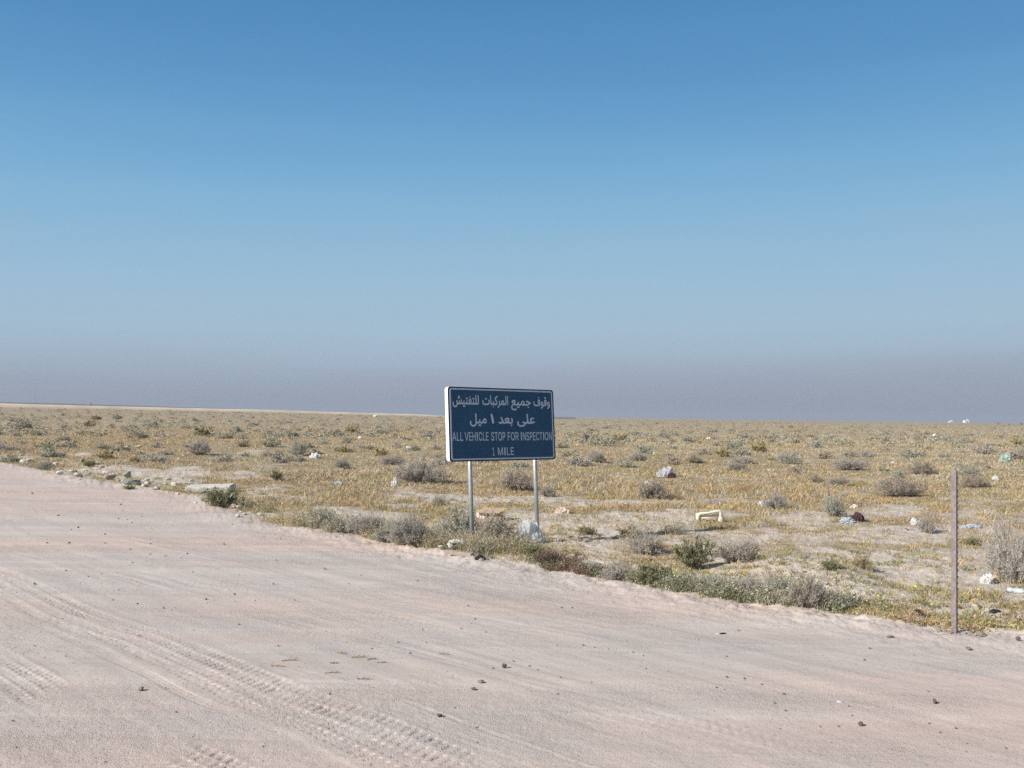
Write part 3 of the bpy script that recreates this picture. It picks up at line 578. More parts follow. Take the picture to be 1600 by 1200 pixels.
def build_grass():
    parts = []
    for n, d0, d1, pw, nb in ((34000, 7.5, 45, 1, 11), (26000, 20, 110, 0, 9), (26000, 60, 420, 0, 7)):
        x, y, s = scatter(n, d0, d1, pw)
        bm_ = bare_mask(x, y)
        patch = fbm(x * .45, y * .3, 3, 111)
        keep = RNG.uniform(0, 1, len(x)) < np.clip((1 - bm_) ** 1.3 * (.75 + .55 * patch) + .02, 0, 1)
        keep &= ~((np.hypot(x, y) > 395) & (x / y < .065))
        x, y = x[keep], y[keep]; N = len(x)
        z = H(x, y); P = np.stack([x, y, z], 1)
        d = np.hypot(x, y)
        tall = np.clip(.65 + .55 * fbm(x * .3, y * .2, 2, 120), .3, 1.5)
        h = np.where(d < 20, .10, .13) * tall * RNG.uniform(.55, 1.4, N)
        h *= 1 + .3 * sst(17, 30, d) * (1 - sst(90, 200, d))
        w = np.maximum(.0045, d * .00075)
        sp = np.maximum(.05, d * .0042) * RNG.uniform(.6, 1.6, N)
        parts.append(blades(P, h, w, nb + 3, sp * 1.15, 1.25, grass_cols(x, y), .14, 2 if d0 < 10 else 1))
    # short matted tufts close to the road, on the bare patches as well
    for n, d0, d1 in ((62000, 7.5, 36),):
        x, y, s = scatter(n, d0, d1, 1)
        keep = RNG.uniform(0, 1, len(x)) < np.clip((.46 + .54 * (1 - bare_mask(x, y))) * sst(-.3, .2, fbm(x * 1.3, y * 1.1, 4, 113)), 0, 1)
        x, y = x[keep], y[keep]; N = len(x); P = np.stack([x, y, H(x, y)], 1)
        q = RNG.uniform(0, 1, (N, 1)); pn = sst(-.3, .3, fbm(x * .7, y * .6, 2, 114))[:, None]
        c = OLIVE * 1.25 + (np.array([.36, .215, .10]) - OLIVE * 1.25) * np.clip(pn + (q - .5) * .8, 0, 1)
        c = np.where(RNG.uniform(0, 1, (N, 1)) < .3, STRAW * 1.05, c)
        parts.append(blades(P, RNG.uniform(.025, .085, N), np.full(N, .007), 10, RNG.uniform(.04, .10, N), 1.5, c, .22))
    merge('dry_grass', parts, M['grass'], 'stuff', 'dry tan and golden grass covering the desert plain', 'grass')

def edge_points(px0, px1, n, back=.5, first=.05):
    px = RNG.uniform(px0, px1, n)
    ex = np.interp(px, [p[0] for p in EDGE_PX], [p[1] for p in EDGE_PX])
    pts = np.array([flat(a, b) for a, b in zip(px, ex)])
    t = first + back * RNG.uniform(0, 1, n) ** 1.4
    return pts[:, 0] + ND[0] * t, pts[:, 1] + ND[1] * t

def leafballs(P, rad, hgt, nl, leaf, col, rng=RNG):
    n = len(P); T = np.repeat(np.arange(n), nl); K = len(T)
    th = rng.uniform(0, 2 * math.pi, K); cz = rng.uniform(0, 1, K); rr = np.sqrt(1 - cz * cz) * rng.uniform(.3, 1, K) ** .5
    C = P[T] + np.stack([np.cos(th) * rr * rad[T], np.sin(th) * rr * rad[T], cz * hgt[T] * rng.uniform(.5, 1.05, K)], 1)
    d1 = rng.normal(0, 1, (K, 3)) + np.array([0, 0, .6]); d1 /= np.linalg.norm(d1, axis=1, keepdims=True)
    d2 = np.cross(d1, rng.normal(0, 1, (K, 3))); d2 /= np.linalg.norm(d2, axis=1, keepdims=True)
    s = leaf * rng.uniform(.6, 1.5, (K, 1))
    v = np.stack([C - d1 * s, C - d2 * s * .45, C + d1 * s, C + d2 * s * .45], 1).reshape(-1, 3)
    c = np.clip(col[T] * (1 + rng.normal(0, .18, (K, 1))) + rng.normal(0, .012, (K, 3)), .01, .9)
    return v, np.arange(K)[:, None] * 4 + np.array([[0, 1, 2, 3]]), np.zeros((0, 3), int), np.repeat(c, 4, 0)

def build_herbs():
    parts = []
    SG = np.array([.25, .25, .155])
    for px0, px1, n, back, hh, col in ((425, 800, 520, 1.2, .17, OLIVE * 1.1), (450, 800, 420, .9, .23, GREY * .85), (400, 740, 560, 1.2, .24, STRAW * .75), (950, 1300, 420, .5, .15, SG), (950, 1300, 480, .7, .17, GREY * 1.0), (990, 1250, 260, .4, .14, GREEN * 1.15),
                                       (800, 950, 200, .5, .10, SG), (1300, 1700, 110, .9, .055, OLIVE * 1.2), (1300, 1700, 110, 1.1, .05, BROWN * 1.2), (0, 430, 420, 1.6, .10, OLIVE * 1.2), (300, 380, 60, .8, .15, GREEN), (850, 920, 120, .35, .10, np.array([.19, .11, .085]))):
        x, y = edge_points(px0, px1, n, back)
        k = (road_s(x, y) > .05) & (fbm(x * 1.6, y * 1.6, 3, 131) > -.12); x, y = x[k], y[k]; N = len(x)
        P = np.stack([x, y, H(x, y)], 1)
        c = col[None] * RNG.uniform(.75, 1.3, (N, 1)) * np.array([1, 1, 1])
        parts.append(blades(P, hh * RNG.uniform(.4, 1.25, N), np.full(N, .006), 10, np.full(N, .09), 1.2, c, .25))
        parts.append(leafballs(P, np.full(N, .11), hh * RNG.uniform(.5, 1.15, N), 46, .011, c))
    # rosettes further in
    x, y, s = scatter(5200, 8, 30, 1)
    k = (fbm(x * .6, y * .5, 3, 141) + .25 * (1 - sst(9, 16, np.hypot(x, y)))) > .06; x, y = x[k], y[k]; N = len(x)
    P = np.stack([x, y, H(x, y)], 1)
    g = GREEN + (OLIVE - GREEN) * RNG.uniform(0, 1, (N, 1))
    parts.append(blades(P, RNG.uniform(.03, .10, N), np.full(N, .011), 14, np.full(N, .07), 1.5, g, .2))
    merge('low_herbs', parts, M['herb'], 'stuff', 'low olive green herbs along the road edge and between the bare patches', 'herbs')
    # yellow composite flowers
    x1, y1 = edge_points(380, 720, 620, 8.0, .3); x2, y2, _ = scatter(620, 8, 22, 1); x3, y3 = edge_points(950, 1650, 120, 2.6, .4)
    x = np.concatenate([x1, x2, x3]); y = np.concatenate([y1, y2, y3])
    k = (road_s(x, y) > .2) & (fbm(x * .5, y * .5, 2, 151) > -.2); x, y = x[k], y[k]; N = len(x)
    hh = RNG.uniform(.07, .2, N)
    C = np.stack([x, y, H(x, y) + hh], 1); rad = RNG.uniform(.008, .019, N)
    nx = RNG.normal(0, .45, (N, 2)); nrm = np.stack([nx[:, 0] - .25, nx[:, 1] - .25, np.ones(N)], 1); nrm /= np.linalg.norm(nrm, axis=1, keepdims=True)
    t1 = np.cross(nrm, [0.3, 1, 0]); t1 /= np.linalg.norm(t1, axis=1, keepdims=True); t2 = np.cross(nrm, t1)
    ring = [C + (t1 * math.cos(i * math.pi / 4) + t2 * math.sin(i * math.pi / 4)) * (rad * (1 if i % 2 else .7))[:, None] for i in range(8)]
    top = C + nrm * .006
    v = np.stack(ring + [top], 1).reshape(-1, 3); kk = np.arange(N)[:, None] * 9
    tr = np.concatenate([kk + np.array([[i, (i + 1) % 8, 8]]) for i in range(8)])
    yc = np.array([.78, .50, .05]) * RNG.uniform(.75, 1.1, (N, 1)) + np.array([0, .1, .05]) * RNG.uniform(0, 1, (N, 1))
    st = blades(np.stack([x, y, H(x, y)], 1), hh, np.full(N, .004), 1, np.full(N, .001), .05, np.tile(GREEN, (N, 1)))
    merge('yellow_wildflowers', [(v, np.zeros((0, 4), int), tr, np.repeat(yc, 9, 0)), st], M['petal'], 'stuff', 'tiny yellow wildflowers dotted through the roadside herbs', 'wildflowers')

def build_far_scrub():
    parts = []
    x, y, _ = scatter(4200, 70, 900, 0)
    k = ~((np.hypot(x, y) > 385) & (np.hypot(x, y) < 660) & (x / y < .065)); x, y = x[k], y[k]
    N = len(x); P = np.stack([x, y, H(x, y)], 1)
    sz = RNG.uniform(.22, .8, N) * (1 + .5 * sst(150, 500, np.hypot(x, y)))
    kind = RNG.choice(4, N, p=[.4, .35, .15, .1])
    c = np.array([[.34, .335, .26], [.36, .325, .255], [.32, .265, .14], [.26, .215, .16]])[kind] * RNG.uniform(.8, 1.2, (N, 1))
    nl = 44; T = np.repeat(np.arange(N), nl); K = len(T)
    th = RNG.uniform(0, 2 * math.pi, K); cz = RNG.uniform(0, 1, K); rad = np.sqrt(1 - cz * cz) * RNG.uniform(.6, 1, K)
    C = P[T] + np.stack([np.cos(th) * rad * sz[T] * .75, np.sin(th) * rad * sz[T] * .75, cz * sz[T] * .45], 1)
    s = (sz[T] * .095)[:, None]
    d1 = RNG.normal(0, 1, (K, 3)); d1 /= np.linalg.norm(d1, axis=1, keepdims=True)
    d2 = np.cross(d1, RNG.normal(0, 1, (K, 3))); d2 /= np.linalg.norm(d2, axis=1, keepdims=True)
    v = np.stack([C - d1 * s, C - d2 * s, C + d1 * s, C + d2 * s], 1).reshape(-1, 3)
    q = np.arange(K)[:, None] * 4 + np.array([[0, 1, 2, 3]])
    merge('distant_scrub', [(v, q, np.zeros((0, 3), int), np.repeat(c[T], 4, 0))], M['scrub'], 'stuff', 'distant grey green scrub merging into a mass towards the horizon', 'scrub')

build_grass(); build_herbs(); build_far_scrub()

# ------------------------------------------------------------------ shrubs
def prisms(A, B, ra, rb):
    """three-sided tapered sticks from A to B"""
    d = B - A; d = d / np.maximum(np.linalg.norm(d, axis=1, keepdims=True), 1e-6)
    up = np.where(np.abs(d[:, 2:3]) > .9, np.array([[1.0, 0, 0]]), np.array([[0, 0, 1.0]]))
    s = np.cross(d, up); s /= np.linalg.norm(s, axis=1, keepdims=True); t = np.cross(d, s)
    ring = [(s * math.cos(k * 2.0944) + t * math.sin(k * 2.0944)) for k in range(3)]
    v = np.stack([A + r * ra[:, None] for r in ring] + [B + r * rb[:, None] for r in ring], 1).reshape(-1, 3)
    k = np.arange(len(A))[:, None] * 6
    q = np.concatenate([k + np.array([[i, (i + 1) % 3, 3 + (i + 1) % 3, 3 + i]]) for i in range(3)])
    return v, q

def shrub_geo(seed, stems, hr, subs, leaves, leaf, upright=0.0, tw=.006, inner=.55):
    g = np.random.default_rng(seed)
    th = g.uniform(0, 2 * math.pi, stems); el = np.arcsin(g.uniform(.12 + upright * .4, 1, stems))
    lob = 1 + .22 * np.sin(th * 2 + seed) + .15 * np.sin(th * 3 + 2 * seed)
    L = g.uniform(.66, 1.06, stems) * lob
    E = np.stack([np.cos(th) * np.cos(el) * .5 * L, np.sin(th) * np.cos(el) * .5 * L, np.sin(el) * hr * L + .02], 1)
    B = np.stack([np.cos(th) * .05, np.sin(th) * .05, -.03 + 0 * th], 1) * g.uniform(.2, 1.3, (stems, 1))
    M1 = B + (E - B) * .4 + np.array([0, 0, 1]) * (hr * .10) + g.normal(0, .018, (stems, 3))
    M2 = B + (E - B) * .72 + np.array([0, 0, 1]) * (hr * .09) + g.normal(0, .022, (stems, 3))
    segs = [(B, M1, tw * 1.3, tw), (M1, M2, tw, tw * .75), (M2, E, tw * .75, tw * .3)]
    va, qa = [], []; o = 0
    for a, b, r1, r2 in segs:
        v, q = prisms(a, b, np.full(stems, r1), np.full(stems, r2)); va.append(v); qa.append(q + o); o += len(v)
    S = np.repeat(np.arange(stems), subs); t = g.uniform(.25, 1, len(S))
    def at(S, t):
        t = t[:, None]
        return np.where(t < .4, B[S] + (M1[S] - B[S]) * t / .4, np.where(t < .72, M1[S] + (M2[S] - M1[S]) * (t - .4) / .32, M2[S] + (E[S] - M2[S]) * (t - .72) / .28))
    A = at(S, t)
    dirn = (E - B)[S]; dirn /= np.linalg.norm(dirn, axis=1, keepdims=True)
    dirn = dirn * .55 + g.normal(0, .5, (len(S), 3)) + np.array([0, 0, .3 + upright]); dirn /= np.linalg.norm(dirn, axis=1, keepdims=True)
    Bq = A + dirn * g.uniform(.05, .15, (len(S), 1))
    Bq[:, 2] = np.maximum(Bq[:, 2], .01)
    v, q = prisms(A, Bq, np.full(len(S), tw * .55), np.full(len(S), tw * .2)); va.append(v); qa.append(q + o)
    tv, tq = np.concatenate(va), np.concatenate(qa)
    # leaves sit on the twigs
    k = g.integers(0, len(S), leaves); tt = g.uniform(.15, 1.05, (leaves, 1))
    w = np.clip(np.linalg.norm(A[k] / np.array([.5, .5, hr]), axis=1), 0, 1)
    keep = g.uniform(0, 1, leaves) < np.clip(w * 1.2 - .1 * inner, .15, 1)
    k, tt = k[keep], tt[keep]; n = len(k)
    C = A[k] + (Bq[k] - A[k]) * tt + g.normal(0, .008, (n, 3)); C[:, 2] = np.maximum(C[:, 2], .005)
    d1 = g.normal(0, 1, (n, 3)) + np.array([0, 0, .5]); d1 /= np.linalg.norm(d1, axis=1, keepdims=True)
    d2 = np.cross(d1, g.normal(0, 1, (n, 3))); d2 /= np.linalg.norm(d2, axis=1, keepdims=True)
    s = leaf * g.uniform(.6, 1.35, (n, 1))
    lv = np.stack([C - d1 * s, C - d2 * s * .42, C + d1 * s, C + d2 * s * .42], 1).reshape(-1, 3)
    lq = np.arange(n)[:, None] * 4 + np.array([[0, 1, 2, 3]])
    return tv, tq, lv, lq

KINDS = {  # stems, height ratio, sub twigs, leaves, leaf size, upright, twig radius, twig material, leaf material
    'grey': (130, .48, 30, 5200, .013, .05, .0042, 'twig_grey', 'leaf_grey'),
    'sage': (90, .46, 24, 7500, .015, .0, .0042, 'twig_grey', 'leaf_sage'),
    'olive': (80, .48, 20, 8000, .016, .05, .0042, 'twig_brown', 'leaf_olive'),
    'dark': (120, .46, 28, 5200, .014, .05, .0050, 'twig_brown', 'leaf_grey'),
    'green': (70, .48, 16, 5200, .024, .35, .0050, 'twig_brown', 'leaf_green'),
    'maroon': (70, .42, 18, 4200, .019, .2, .0050, 'twig_brown', 'leaf_maroon'),
}
NONE3 = np.zeros((0, 3), int)
PROTO, FARP = {}, {}
for ki, (k, (st, hr, su, lv_, ls, upr, tw, mt, ml)) in enumerate(KINDS.items()):
    for j in range(3):
        tv, tq, lv, lq = shrub_geo(100 + ki * 10 + j, st, hr, su, lv_, ls, upr, tw)
        mb_ = tri_quads('branches', tv, tq, NONE3); mb_.materials.append(M[mt])
        mf = tri_quads('foliage', lv, lq, NONE3); mf.materials.append(M[ml])
        PROTO[k, j] = (mb_, mf, hr)
        tv, tq, lv, lq = shrub_geo(200 + ki * 10 + j, st // 3, hr, su // 2, lv_ // 3, ls * 2.1, upr, tw * 2.0)
        me = tri_quads('desert_shrub', np.concatenate([tv, lv]), np.concatenate([tq, lq + len(tv)]), NONE3,
                       mat_idx=np.concatenate([np.zeros(len(tq)), np.ones(len(lq))]).astype(np.int32))
        me.materials.append(M[mt]); me.materials.append(M[ml]); FARP[k, j] = (me, hr)

def shrub(p, w, h, kind, label, group=None, detailed=True, sink=.02):
    j = random.randrange(3); rz = random.uniform(0, 6.28)
    if detailed:
        mb_, mf, hr = PROTO[kind, j]
        o = empty('desert_shrub', p, rz)
        for nm, me in (('branches', mb_), ('foliage', mf)):
            c = bpy.data.objects.new(nm, me); COL.objects.link(c); c.parent = o
    else:
        me, hr = FARP[kind, j]
        o = bpy.data.objects.new('desert_shrub', me); COL.objects.link(o); o.location = p; o.rotation_euler = (0, 0, rz)
    o.scale = (w, w * random.uniform(.85, 1.1), h / hr / 1.05)
    o.location.z -= sink
    return tag(o, label, 'shrub', group)

SHRUBS = [  # base pixel, width and height in photograph pixels, kind, label
    (655, 757, 78, 40, 'grey', 'large pale grey twiggy shrub in the grass left of the sign'),
    (722, 850, 78, 52, 'sage', 'big sage green shrub standing against the left sign post'),
    (775, 853, 72, 50, 'dark', 'dense grey brown shrub between the two sign posts'),
    (640, 853, 80, 46, 'grey', 'dry grey tan shrub at the road edge left of the sage shrub'),
    (570, 838, 70, 34, 'grey', 'low dry shrub on the road edge, second in the row left of the sign'),
    (505, 826, 62, 32, 'sage', 'low sage shrub on the road edge where the verge row begins'),
    (805, 768, 62, 32, 'dark', 'round grey twiggy shrub seen between the sign posts farther back'),
    (687, 792, 30, 18, 'sage', 'small sage tuft behind the shrubs left of the left sign post'),
    (855, 776, 34, 16, 'grey', 'faint grey shrub just right of the right sign post'),
    (605, 848, 56, 28, 'sage', 'low sage shrub squeezed between two others in the verge row left of the sign'),
    (540, 834, 56, 28, 'sage', 'sage green shrub in the middle of the verge row left of the sign'),
    (1170, 934, 60, 32, 'grey', 'dry grey shrub among the green verge right of the sign'),
    (965, 908, 54, 26, 'grey', 'dry grey shrub at the left tip of the green verge'),
    (985, 842, 44, 20, 'olive', 'low olive bush on the bare soil between the right sign post and the cream crate'),
    (1055, 836, 40, 15, 'sage', 'low sage bush on the bare soil below the cream crate'),
    (918, 836, 34, 13, 'green', 'low green weed on the bare soil right of the clear plastic bag'),
    (345, 793, 66, 30, 'green', 'bright green bush beside the flat concrete slab at the road edge'),
    (432, 752, 22, 17, 'green', 'small green bush alone in the dry grass left of centre'),
    (595, 713, 24, 14, 'olive', 'small yellow olive bush with a dark side left of the sign'),
    (612, 727, 44, 13, 'grey', 'flat grey bush behind the large pale twiggy shrub'),
    (535, 733, 34, 14, 'grey', 'thin grey bush right of the white bag in the grass'),
    (466, 712, 34, 22, 'sage', 'sage bush just left of the white bag in the grass'),
    (420, 698, 38, 18, 'sage', 'wide sage bush left of the pair near the white bag'),
    (523, 681, 30, 11, 'sage', 'sage bush in the far row, left of two close together'),
    (549, 676, 26, 10, 'olive', 'dark olive bush in the far row beside a sage one'),
    (455, 683, 30, 11, 'dark', 'dark flat bush in the far row left of centre'),
    (540, 693, 20, 10, 'dark', 'small brown bush below the far row left of the sign'),
    (672, 686, 26, 9, 'dark', 'dark bush just off the left edge of the sign panel'),
    (37, 670, 36, 16, 'dark', 'grey bush with a dark right side at the far left'),
    (140, 667, 24, 11, 'olive', 'olive bush with a dark right side on the far left plain'),
    (150, 656, 20, 7, 'olive', 'yellowish bush above the olive one on the far left plain'),
    (182, 655, 18, 8, 'sage', 'small blue green bush near the pale embankment at left'),
    (215, 687, 30, 15, 'sage', 'rounded sage bush in the middle of the left plain'),
    (317, 681, 34, 14, 'olive', 'olive bush with a black shaded right side on the left plain'),
    (380, 699, 26, 12, 'dark', 'dark grey round bush right of the olive one on the left plain'),
    (312, 712, 48, 22, 'grey', 'broad lavender grey bush on the left plain'),
    (240, 668, 24, 10, 'sage', 'sage bush right of the olive one on the far left plain'),
    (370, 677, 26, 10, 'sage', 'grey green bush behind the dark grey round one'),
    (245, 700, 22, 9, 'dark', 'brown bush below the rounded sage one on the left plain'),
    (160, 702, 30, 10, 'grey', 'flat grey bush above the rubble at left'),
    (110, 700, 30, 10, 'sage', 'flat sage bush above the pale soil at far left'),
    (70, 735, 30, 14, 'sage', 'small grey green bush at the road edge at far left'),
    (140, 730, 24, 11, 'green', 'green tuft among the pale rubble at left'),
    (203, 765, 22, 7, 'green', 'tiny green weed in front of the grey green rocks'),
    (940, 697, 46, 15, 'sage', 'wide sage bush with a dark middle right of the sign'),
    (970, 690, 26, 12, 'olive', 'olive dome bush just right of the wide sage one'),
    (932, 723, 34, 18, 'grey', 'grey bush on the plain right of the sign panel'),
    (997, 720, 28, 12, 'grey', 'grey bush halfway between the sign and the grey rubbish bag'),
    (1018, 780, 62, 28, 'dark', 'grey green shrub with a dark base and a white scrap on top'),
    (1128, 714, 32, 16, 'olive', 'olive dome bush left of a sage one on the right plain'),
    (1146, 702, 38, 14, 'sage', 'pale sage bush between two olive ones on the right plain'),
    (1187, 707, 34, 18, 'olive', 'yellow olive dome bush on the right plain'),
    (1085, 724, 32, 12, 'dark', 'low dark grey bush behind the grey rubbish bag'),
    (1150, 736, 36, 14, 'grey', 'faint grey bush below the pale sage one'),
    (1232, 725, 44, 18, 'sage', 'blue green rounded bush on the right plain'),
    (1330, 735, 60, 18, 'grey', 'wide grey bush right of the blue green one'),
    (1240, 693, 26, 10, 'dark', 'dark green bush far off behind the blue green one'),
    (1440, 742, 48, 20, 'dark', 'grey bush with a dark side left of the steel post top'),
    (1403, 747, 26, 12, 'sage', 'small sage bush left of the steel post top'),
    (1275, 754, 26, 11, 'dark', 'small dark bush below the wide grey one'),
    (1308, 759, 38, 13, 'grey', 'low lavender grey bush beside the small dark one'),
    (1405, 777, 84, 26, 'dark', 'widest grey green bush left of the steel post'),
    (1302, 808, 40, 36, 'sage', 'upright sage shrub behind the maroon rubbish'),
    (1212, 796, 40, 26, 'grey', 'grey green shrub right of the cream crate'),
    (1448, 834, 30, 28, 'grey', 'small twiggy shrub beside the crumpled white bag left of the steel post'),
    (1515, 745, 40, 16, 'sage', 'sage bush right of the steel post top'),
    (1522, 762, 48, 18, 'dark', 'low grey bush right of the steel post below the sage one'),
    (1588, 912, 100, 82, 'grey', 'big grey twiggy shrub at the right border'),
    (1384, 693, 28, 10, 'sage', 'far sage bush left of the steel post'),
    (1540, 710, 46, 15, 'grey', 'lavender grey bush on the far right plain'),
    (1590, 695, 20, 12, 'olive', 'olive bush at the far right border'),
    (1520, 852, 38, 13, 'green', 'low green bush right of the steel post'),
    (1590, 718, 34, 18, 'dark', 'dark bush behind the green plastic at the right border'),
    (1080, 892, 74, 44, 'green', 'tall green herb bush right of the sign near the road'),
    (1150, 880, 76, 34, 'dark', 'brown grey shrub right of the tall green herb bush'),
    (1008, 867, 66, 36, 'grey', 'dry straw grey shrub left of the tall green herb bush'),
    (1258, 952, 66, 46, 'dark', 'dense dark grey shrub at the right end of the green verge'),
    (1215, 938, 62, 40, 'sage', 'grey green shrub touching the dense dark one on the verge'),
    (1020, 918, 70, 34, 'green', 'dark green bush at the left end of the green verge'),
    (1110, 930, 70, 26, 'sage', 'sage bush in the middle of the green verge'),
    (868, 886, 74, 24, 'maroon', 'low maroon and green plant on the road edge right of the sign'),
    (925, 898, 46, 20, 'sage', 'small sage plant beside the low maroon one'),
    (835, 872, 40, 20, 'green', 'green plant in front of the clear plastic bag'),
    (1295, 892, 28, 16, 'green', 'small bright weed on the bare mound'),
    (1350, 890, 34, 20, 'olive', 'olive weed right of the bare mound'),
    (712, 862, 50, 14, 'green', 'leafy green plant at the foot of the left sign post'),
]
for px, py, w, h, kind, lab in SHRUBS:
    p = ground(px, py); m_ = px_m(p)
    det = p[1] < 45
    p = p + Vector((p[0], p[1], 0)).normalized() * (w * m_ * .25)
    p.z = float(H(p.x, p.y)[0])
    shrub(p, w * m_ * 1.05, h * m_ * 1.05, kind, lab, None, det)
taken = [(a[0], a[1]) for a in SHRUBS]
nfar = {'grey': 0, 'sage': 0, 'olive': 0, 'dark': 0}
LAB = {'grey': 'small lavender grey bush among many alike on the far plain', 'sage': 'small sage green bush among many alike on the far plain',
       'olive': 'small yellow olive bush among many alike on the far plain', 'dark': 'small dark brown bush among many alike on the far plain'}
cnt = 0
while cnt < 170:
    px = random.uniform(-150, 1750); t = random.random(); hy = 650 + .0125 * (px - 800)
    py = hy + 8 + 75 * t ** 1.8
    if px < 760: py = max(py, 648)
    if any(abs(px - a) < 26 and abs(py - b) < 9 for a, b in taken): continue
    p = ground(px, py)
    if p[1] > 330 or p[1] < 12: continue
    if px > 690 and px < 870 and py < 720: continue
    taken.append((px, py)); cnt += 1
    kind = random.choices(['grey', 'sage', 'olive', 'dark'], [.36, .36, .12, .16])[0]
    w = random.uniform(.5, 1.25) * (1.0 if p[1] < 80 else 1.25)
    shrub(p, w, w * random.uniform(.28, .42), kind, LAB[kind], kind + ' bushes on the far plain', False)

# ------------------------------------------------------------------ the road sign
W, HH, TH = 1.995, 1.07, .072
def rrect(w, h, r, n=5):
    pts = []
    for cx, cy, a0 in ((w / 2 - r, h / 2 - r, 0), (-w / 2 + r, h / 2 - r, 90), (-w / 2 + r, -h / 2 + r, 180), (w / 2 - r, -h / 2 + r, 270)):
        for i in range(n + 1):
            a = R(a0 + 90 * i / n); pts.append((cx + r * math.cos(a), cy + r * math.sin(a)))
    return pts

def plate(bm, pts, y0, y1, zc):
    a = [bm.verts.new((x, y0, z + zc)) for x, z in pts]; b = [bm.verts.new((x, y1, z + zc)) for x, z in pts]
    bm.faces.new(a); bm.faces.new(b[::-1]); n = len(pts)
    for i in range(n): bm.faces.new((a[i], b[i], b[(i + 1) % n], a[(i + 1) % n]))

def ring(bm, p0, p1, y0, y1, zc):
    n = len(p0)
    q = [[bm.verts.new((x, y, z + zc)) for x, z in P] for P, y in ((p0, y0), (p1, y0), (p0, y1), (p1, y1))]
    for i in range(n):
        j = (i + 1) % n
        bm.faces.new((q[0][i], q[0][j], q[1][j], q[1][i])); bm.faces.new((q[2][i], q[3][i], q[3][j], q[2][j]))
        bm.faces.new((q[0][i], q[2][i], q[2][j], q[0][j])); bm.faces.new((q[1][i], q[1][j], q[3][j], q[3][i]))

def persp(t): return t / (1.086 - t * .086)

def inside(p, poly):
    c = False; n = len(poly)
    for i in range(n):
        (x1, y1), (x2, y2) = poly[i], poly[i - 1]
        if (y1 > p[1]) != (y2 > p[1]) and p[0] < (x2 - x1) * (p[1] - y1) / (y2 - y1) + x1: c = not c
    return c

def lettering(parent, data, spans, base, height, zc, name='lettering'):
    polys = [(q[0] == '+', [tuple(map(int, c.split())) for c in q[1:].split(',')]) for q in data.split(';')]
    outer = sorted([p for s_, p in polys if s_], key=lambda p: min(c[0] for c in p)); holes = [p for s_, p in polys if not s_]
    ym = max(c[1] for p in outer for c in p); sy = height * HH / ym
    # split the line into words at its widest gaps, each word spans what it spans on the sign
    gaps, right = [], -1e9
    for i, p in enumerate(outer):
        if i: gaps.append((min(c[0] for c in p) - right, i))
        right = max(right, max(c[0] for c in p))
    cuts = [0] + sorted(i for _, i in sorted(gaps)[::-1][:len(spans) - 1]) + [len(outer)]
    vs, fs = [], []
    for (x0, x1), i0, i1 in zip(spans, cuts[:-1], cuts[1:]):
        word = outer[i0:i1]; X = [c[0] for p in word for c in p]; ax = min(X); sx = (x1 - x0) * W / (max(X) - ax)
        for p in word:
            hs = [h for h in holes if inside(h[0], p)]
            o = len(vs)
            for q in [p] + hs:
                for a, b in q: vs.append(((a - ax) * sx + (x0 - .5) * W, -.0095, b * sy + (.5 - base) * HH + zc))
            for t in tessellate_polygon([[Vector((a, b, 0)) for a, b in q] for q in [p] + hs]): fs.append([o + k for k in t])
    me = bpy.data.meshes.new(name); me.from_pydata(vs, [], fs); me.update()
    bm = bmesh.new(); bm.from_mesh(me)
    for f in bm.faces:
        f.normal_update()
        if f.normal.y > 0: f.normal_flip()
    bm.to_mesh(me); bm.free()
    return link(name, me, M['sign_grey'], parent)

def build_sign():
    A = R(39)
    pl = ground(738, 857)
    ex = Vector((math.cos(A), math.sin(A), 0)); ey = Vector((-math.sin(A), math.cos(A), 0))
    loc = pl + ex * .617 - ey * .11; loc.z = float(H(loc.x, loc.y)[0])
    root = empty('road_sign', loc, 0); root.rotation_euler = (R(-4.3), 0, A)
    tag(root, 'blue rectangular road sign with Arabic and English lettering on two steel posts', 'road sign')
    zc = 1.78 - loc.z
    bm = bmesh.new(); plate(bm, rrect(W, HH, .045), 0, TH, zc)
    from_bm('panel', bm, M['sign_white'], root)
    bm = bmesh.new(); plate(bm, rrect(W, HH, .045), -.004, 0, zc); from_bm('edge_band', bm, M['sign_navy'], root)
    bm = bmesh.new(); plate(bm, rrect(W - .07, HH - .05, .035), -.0065, -.004, zc); from_bm('sign_face', bm, M['sign_blue'], root)
    bm = bmesh.new(); ring(bm, rrect(W - .055, HH - .040, .04), rrect(W - .098, HH - .083, .022), -.0085, -.0045, zc); from_bm('border', bm, M['sign_grey'], root)
    def sp(x0, w, *ab): return [(persp((a - x0) / w), persp((b - x0) / w)) for a, b in ab]
    lettering(root, GLYPHS[0], sp(82, 1453, (140, 502), (550, 906), (945, 1218), (1255, 1480)), .232, .128, zc)
    lettering(root, GLYPHS[1], sp(95, 1455, (383, 616), (668, 716), (775, 977), (1035, 1280)), .487, .135, zc)
    lettering(root, GLYPHS[2], sp(103, 1455, (143, 292), (315, 641), (678, 874), (905, 1056), (1086, 1514)), .722, .116, zc)
    lettering(root, GLYPHS[3], sp(108, 1455, (695, 722), (768, 988)), .925, .106, zc)
    for o in root.children: o.location.x = -.052
    for sx in (-1, 1):
        bm = bmesh.new(); tube(bm, [(sx * .617, TH + .033, -.35), (sx * .617, TH + .033, zc + .45)], .032, 14)
        p = from_bm('post', bm, M['galv'], root, smooth=True)
        bm = bmesh.new()
        for zz in (zc - .36, zc + .33): box(bm, (sx * .617, TH + .036, zz), (.13, .068, .04), .004)
        from_bm('clamp', bm, M['galv'], p)
build_sign()

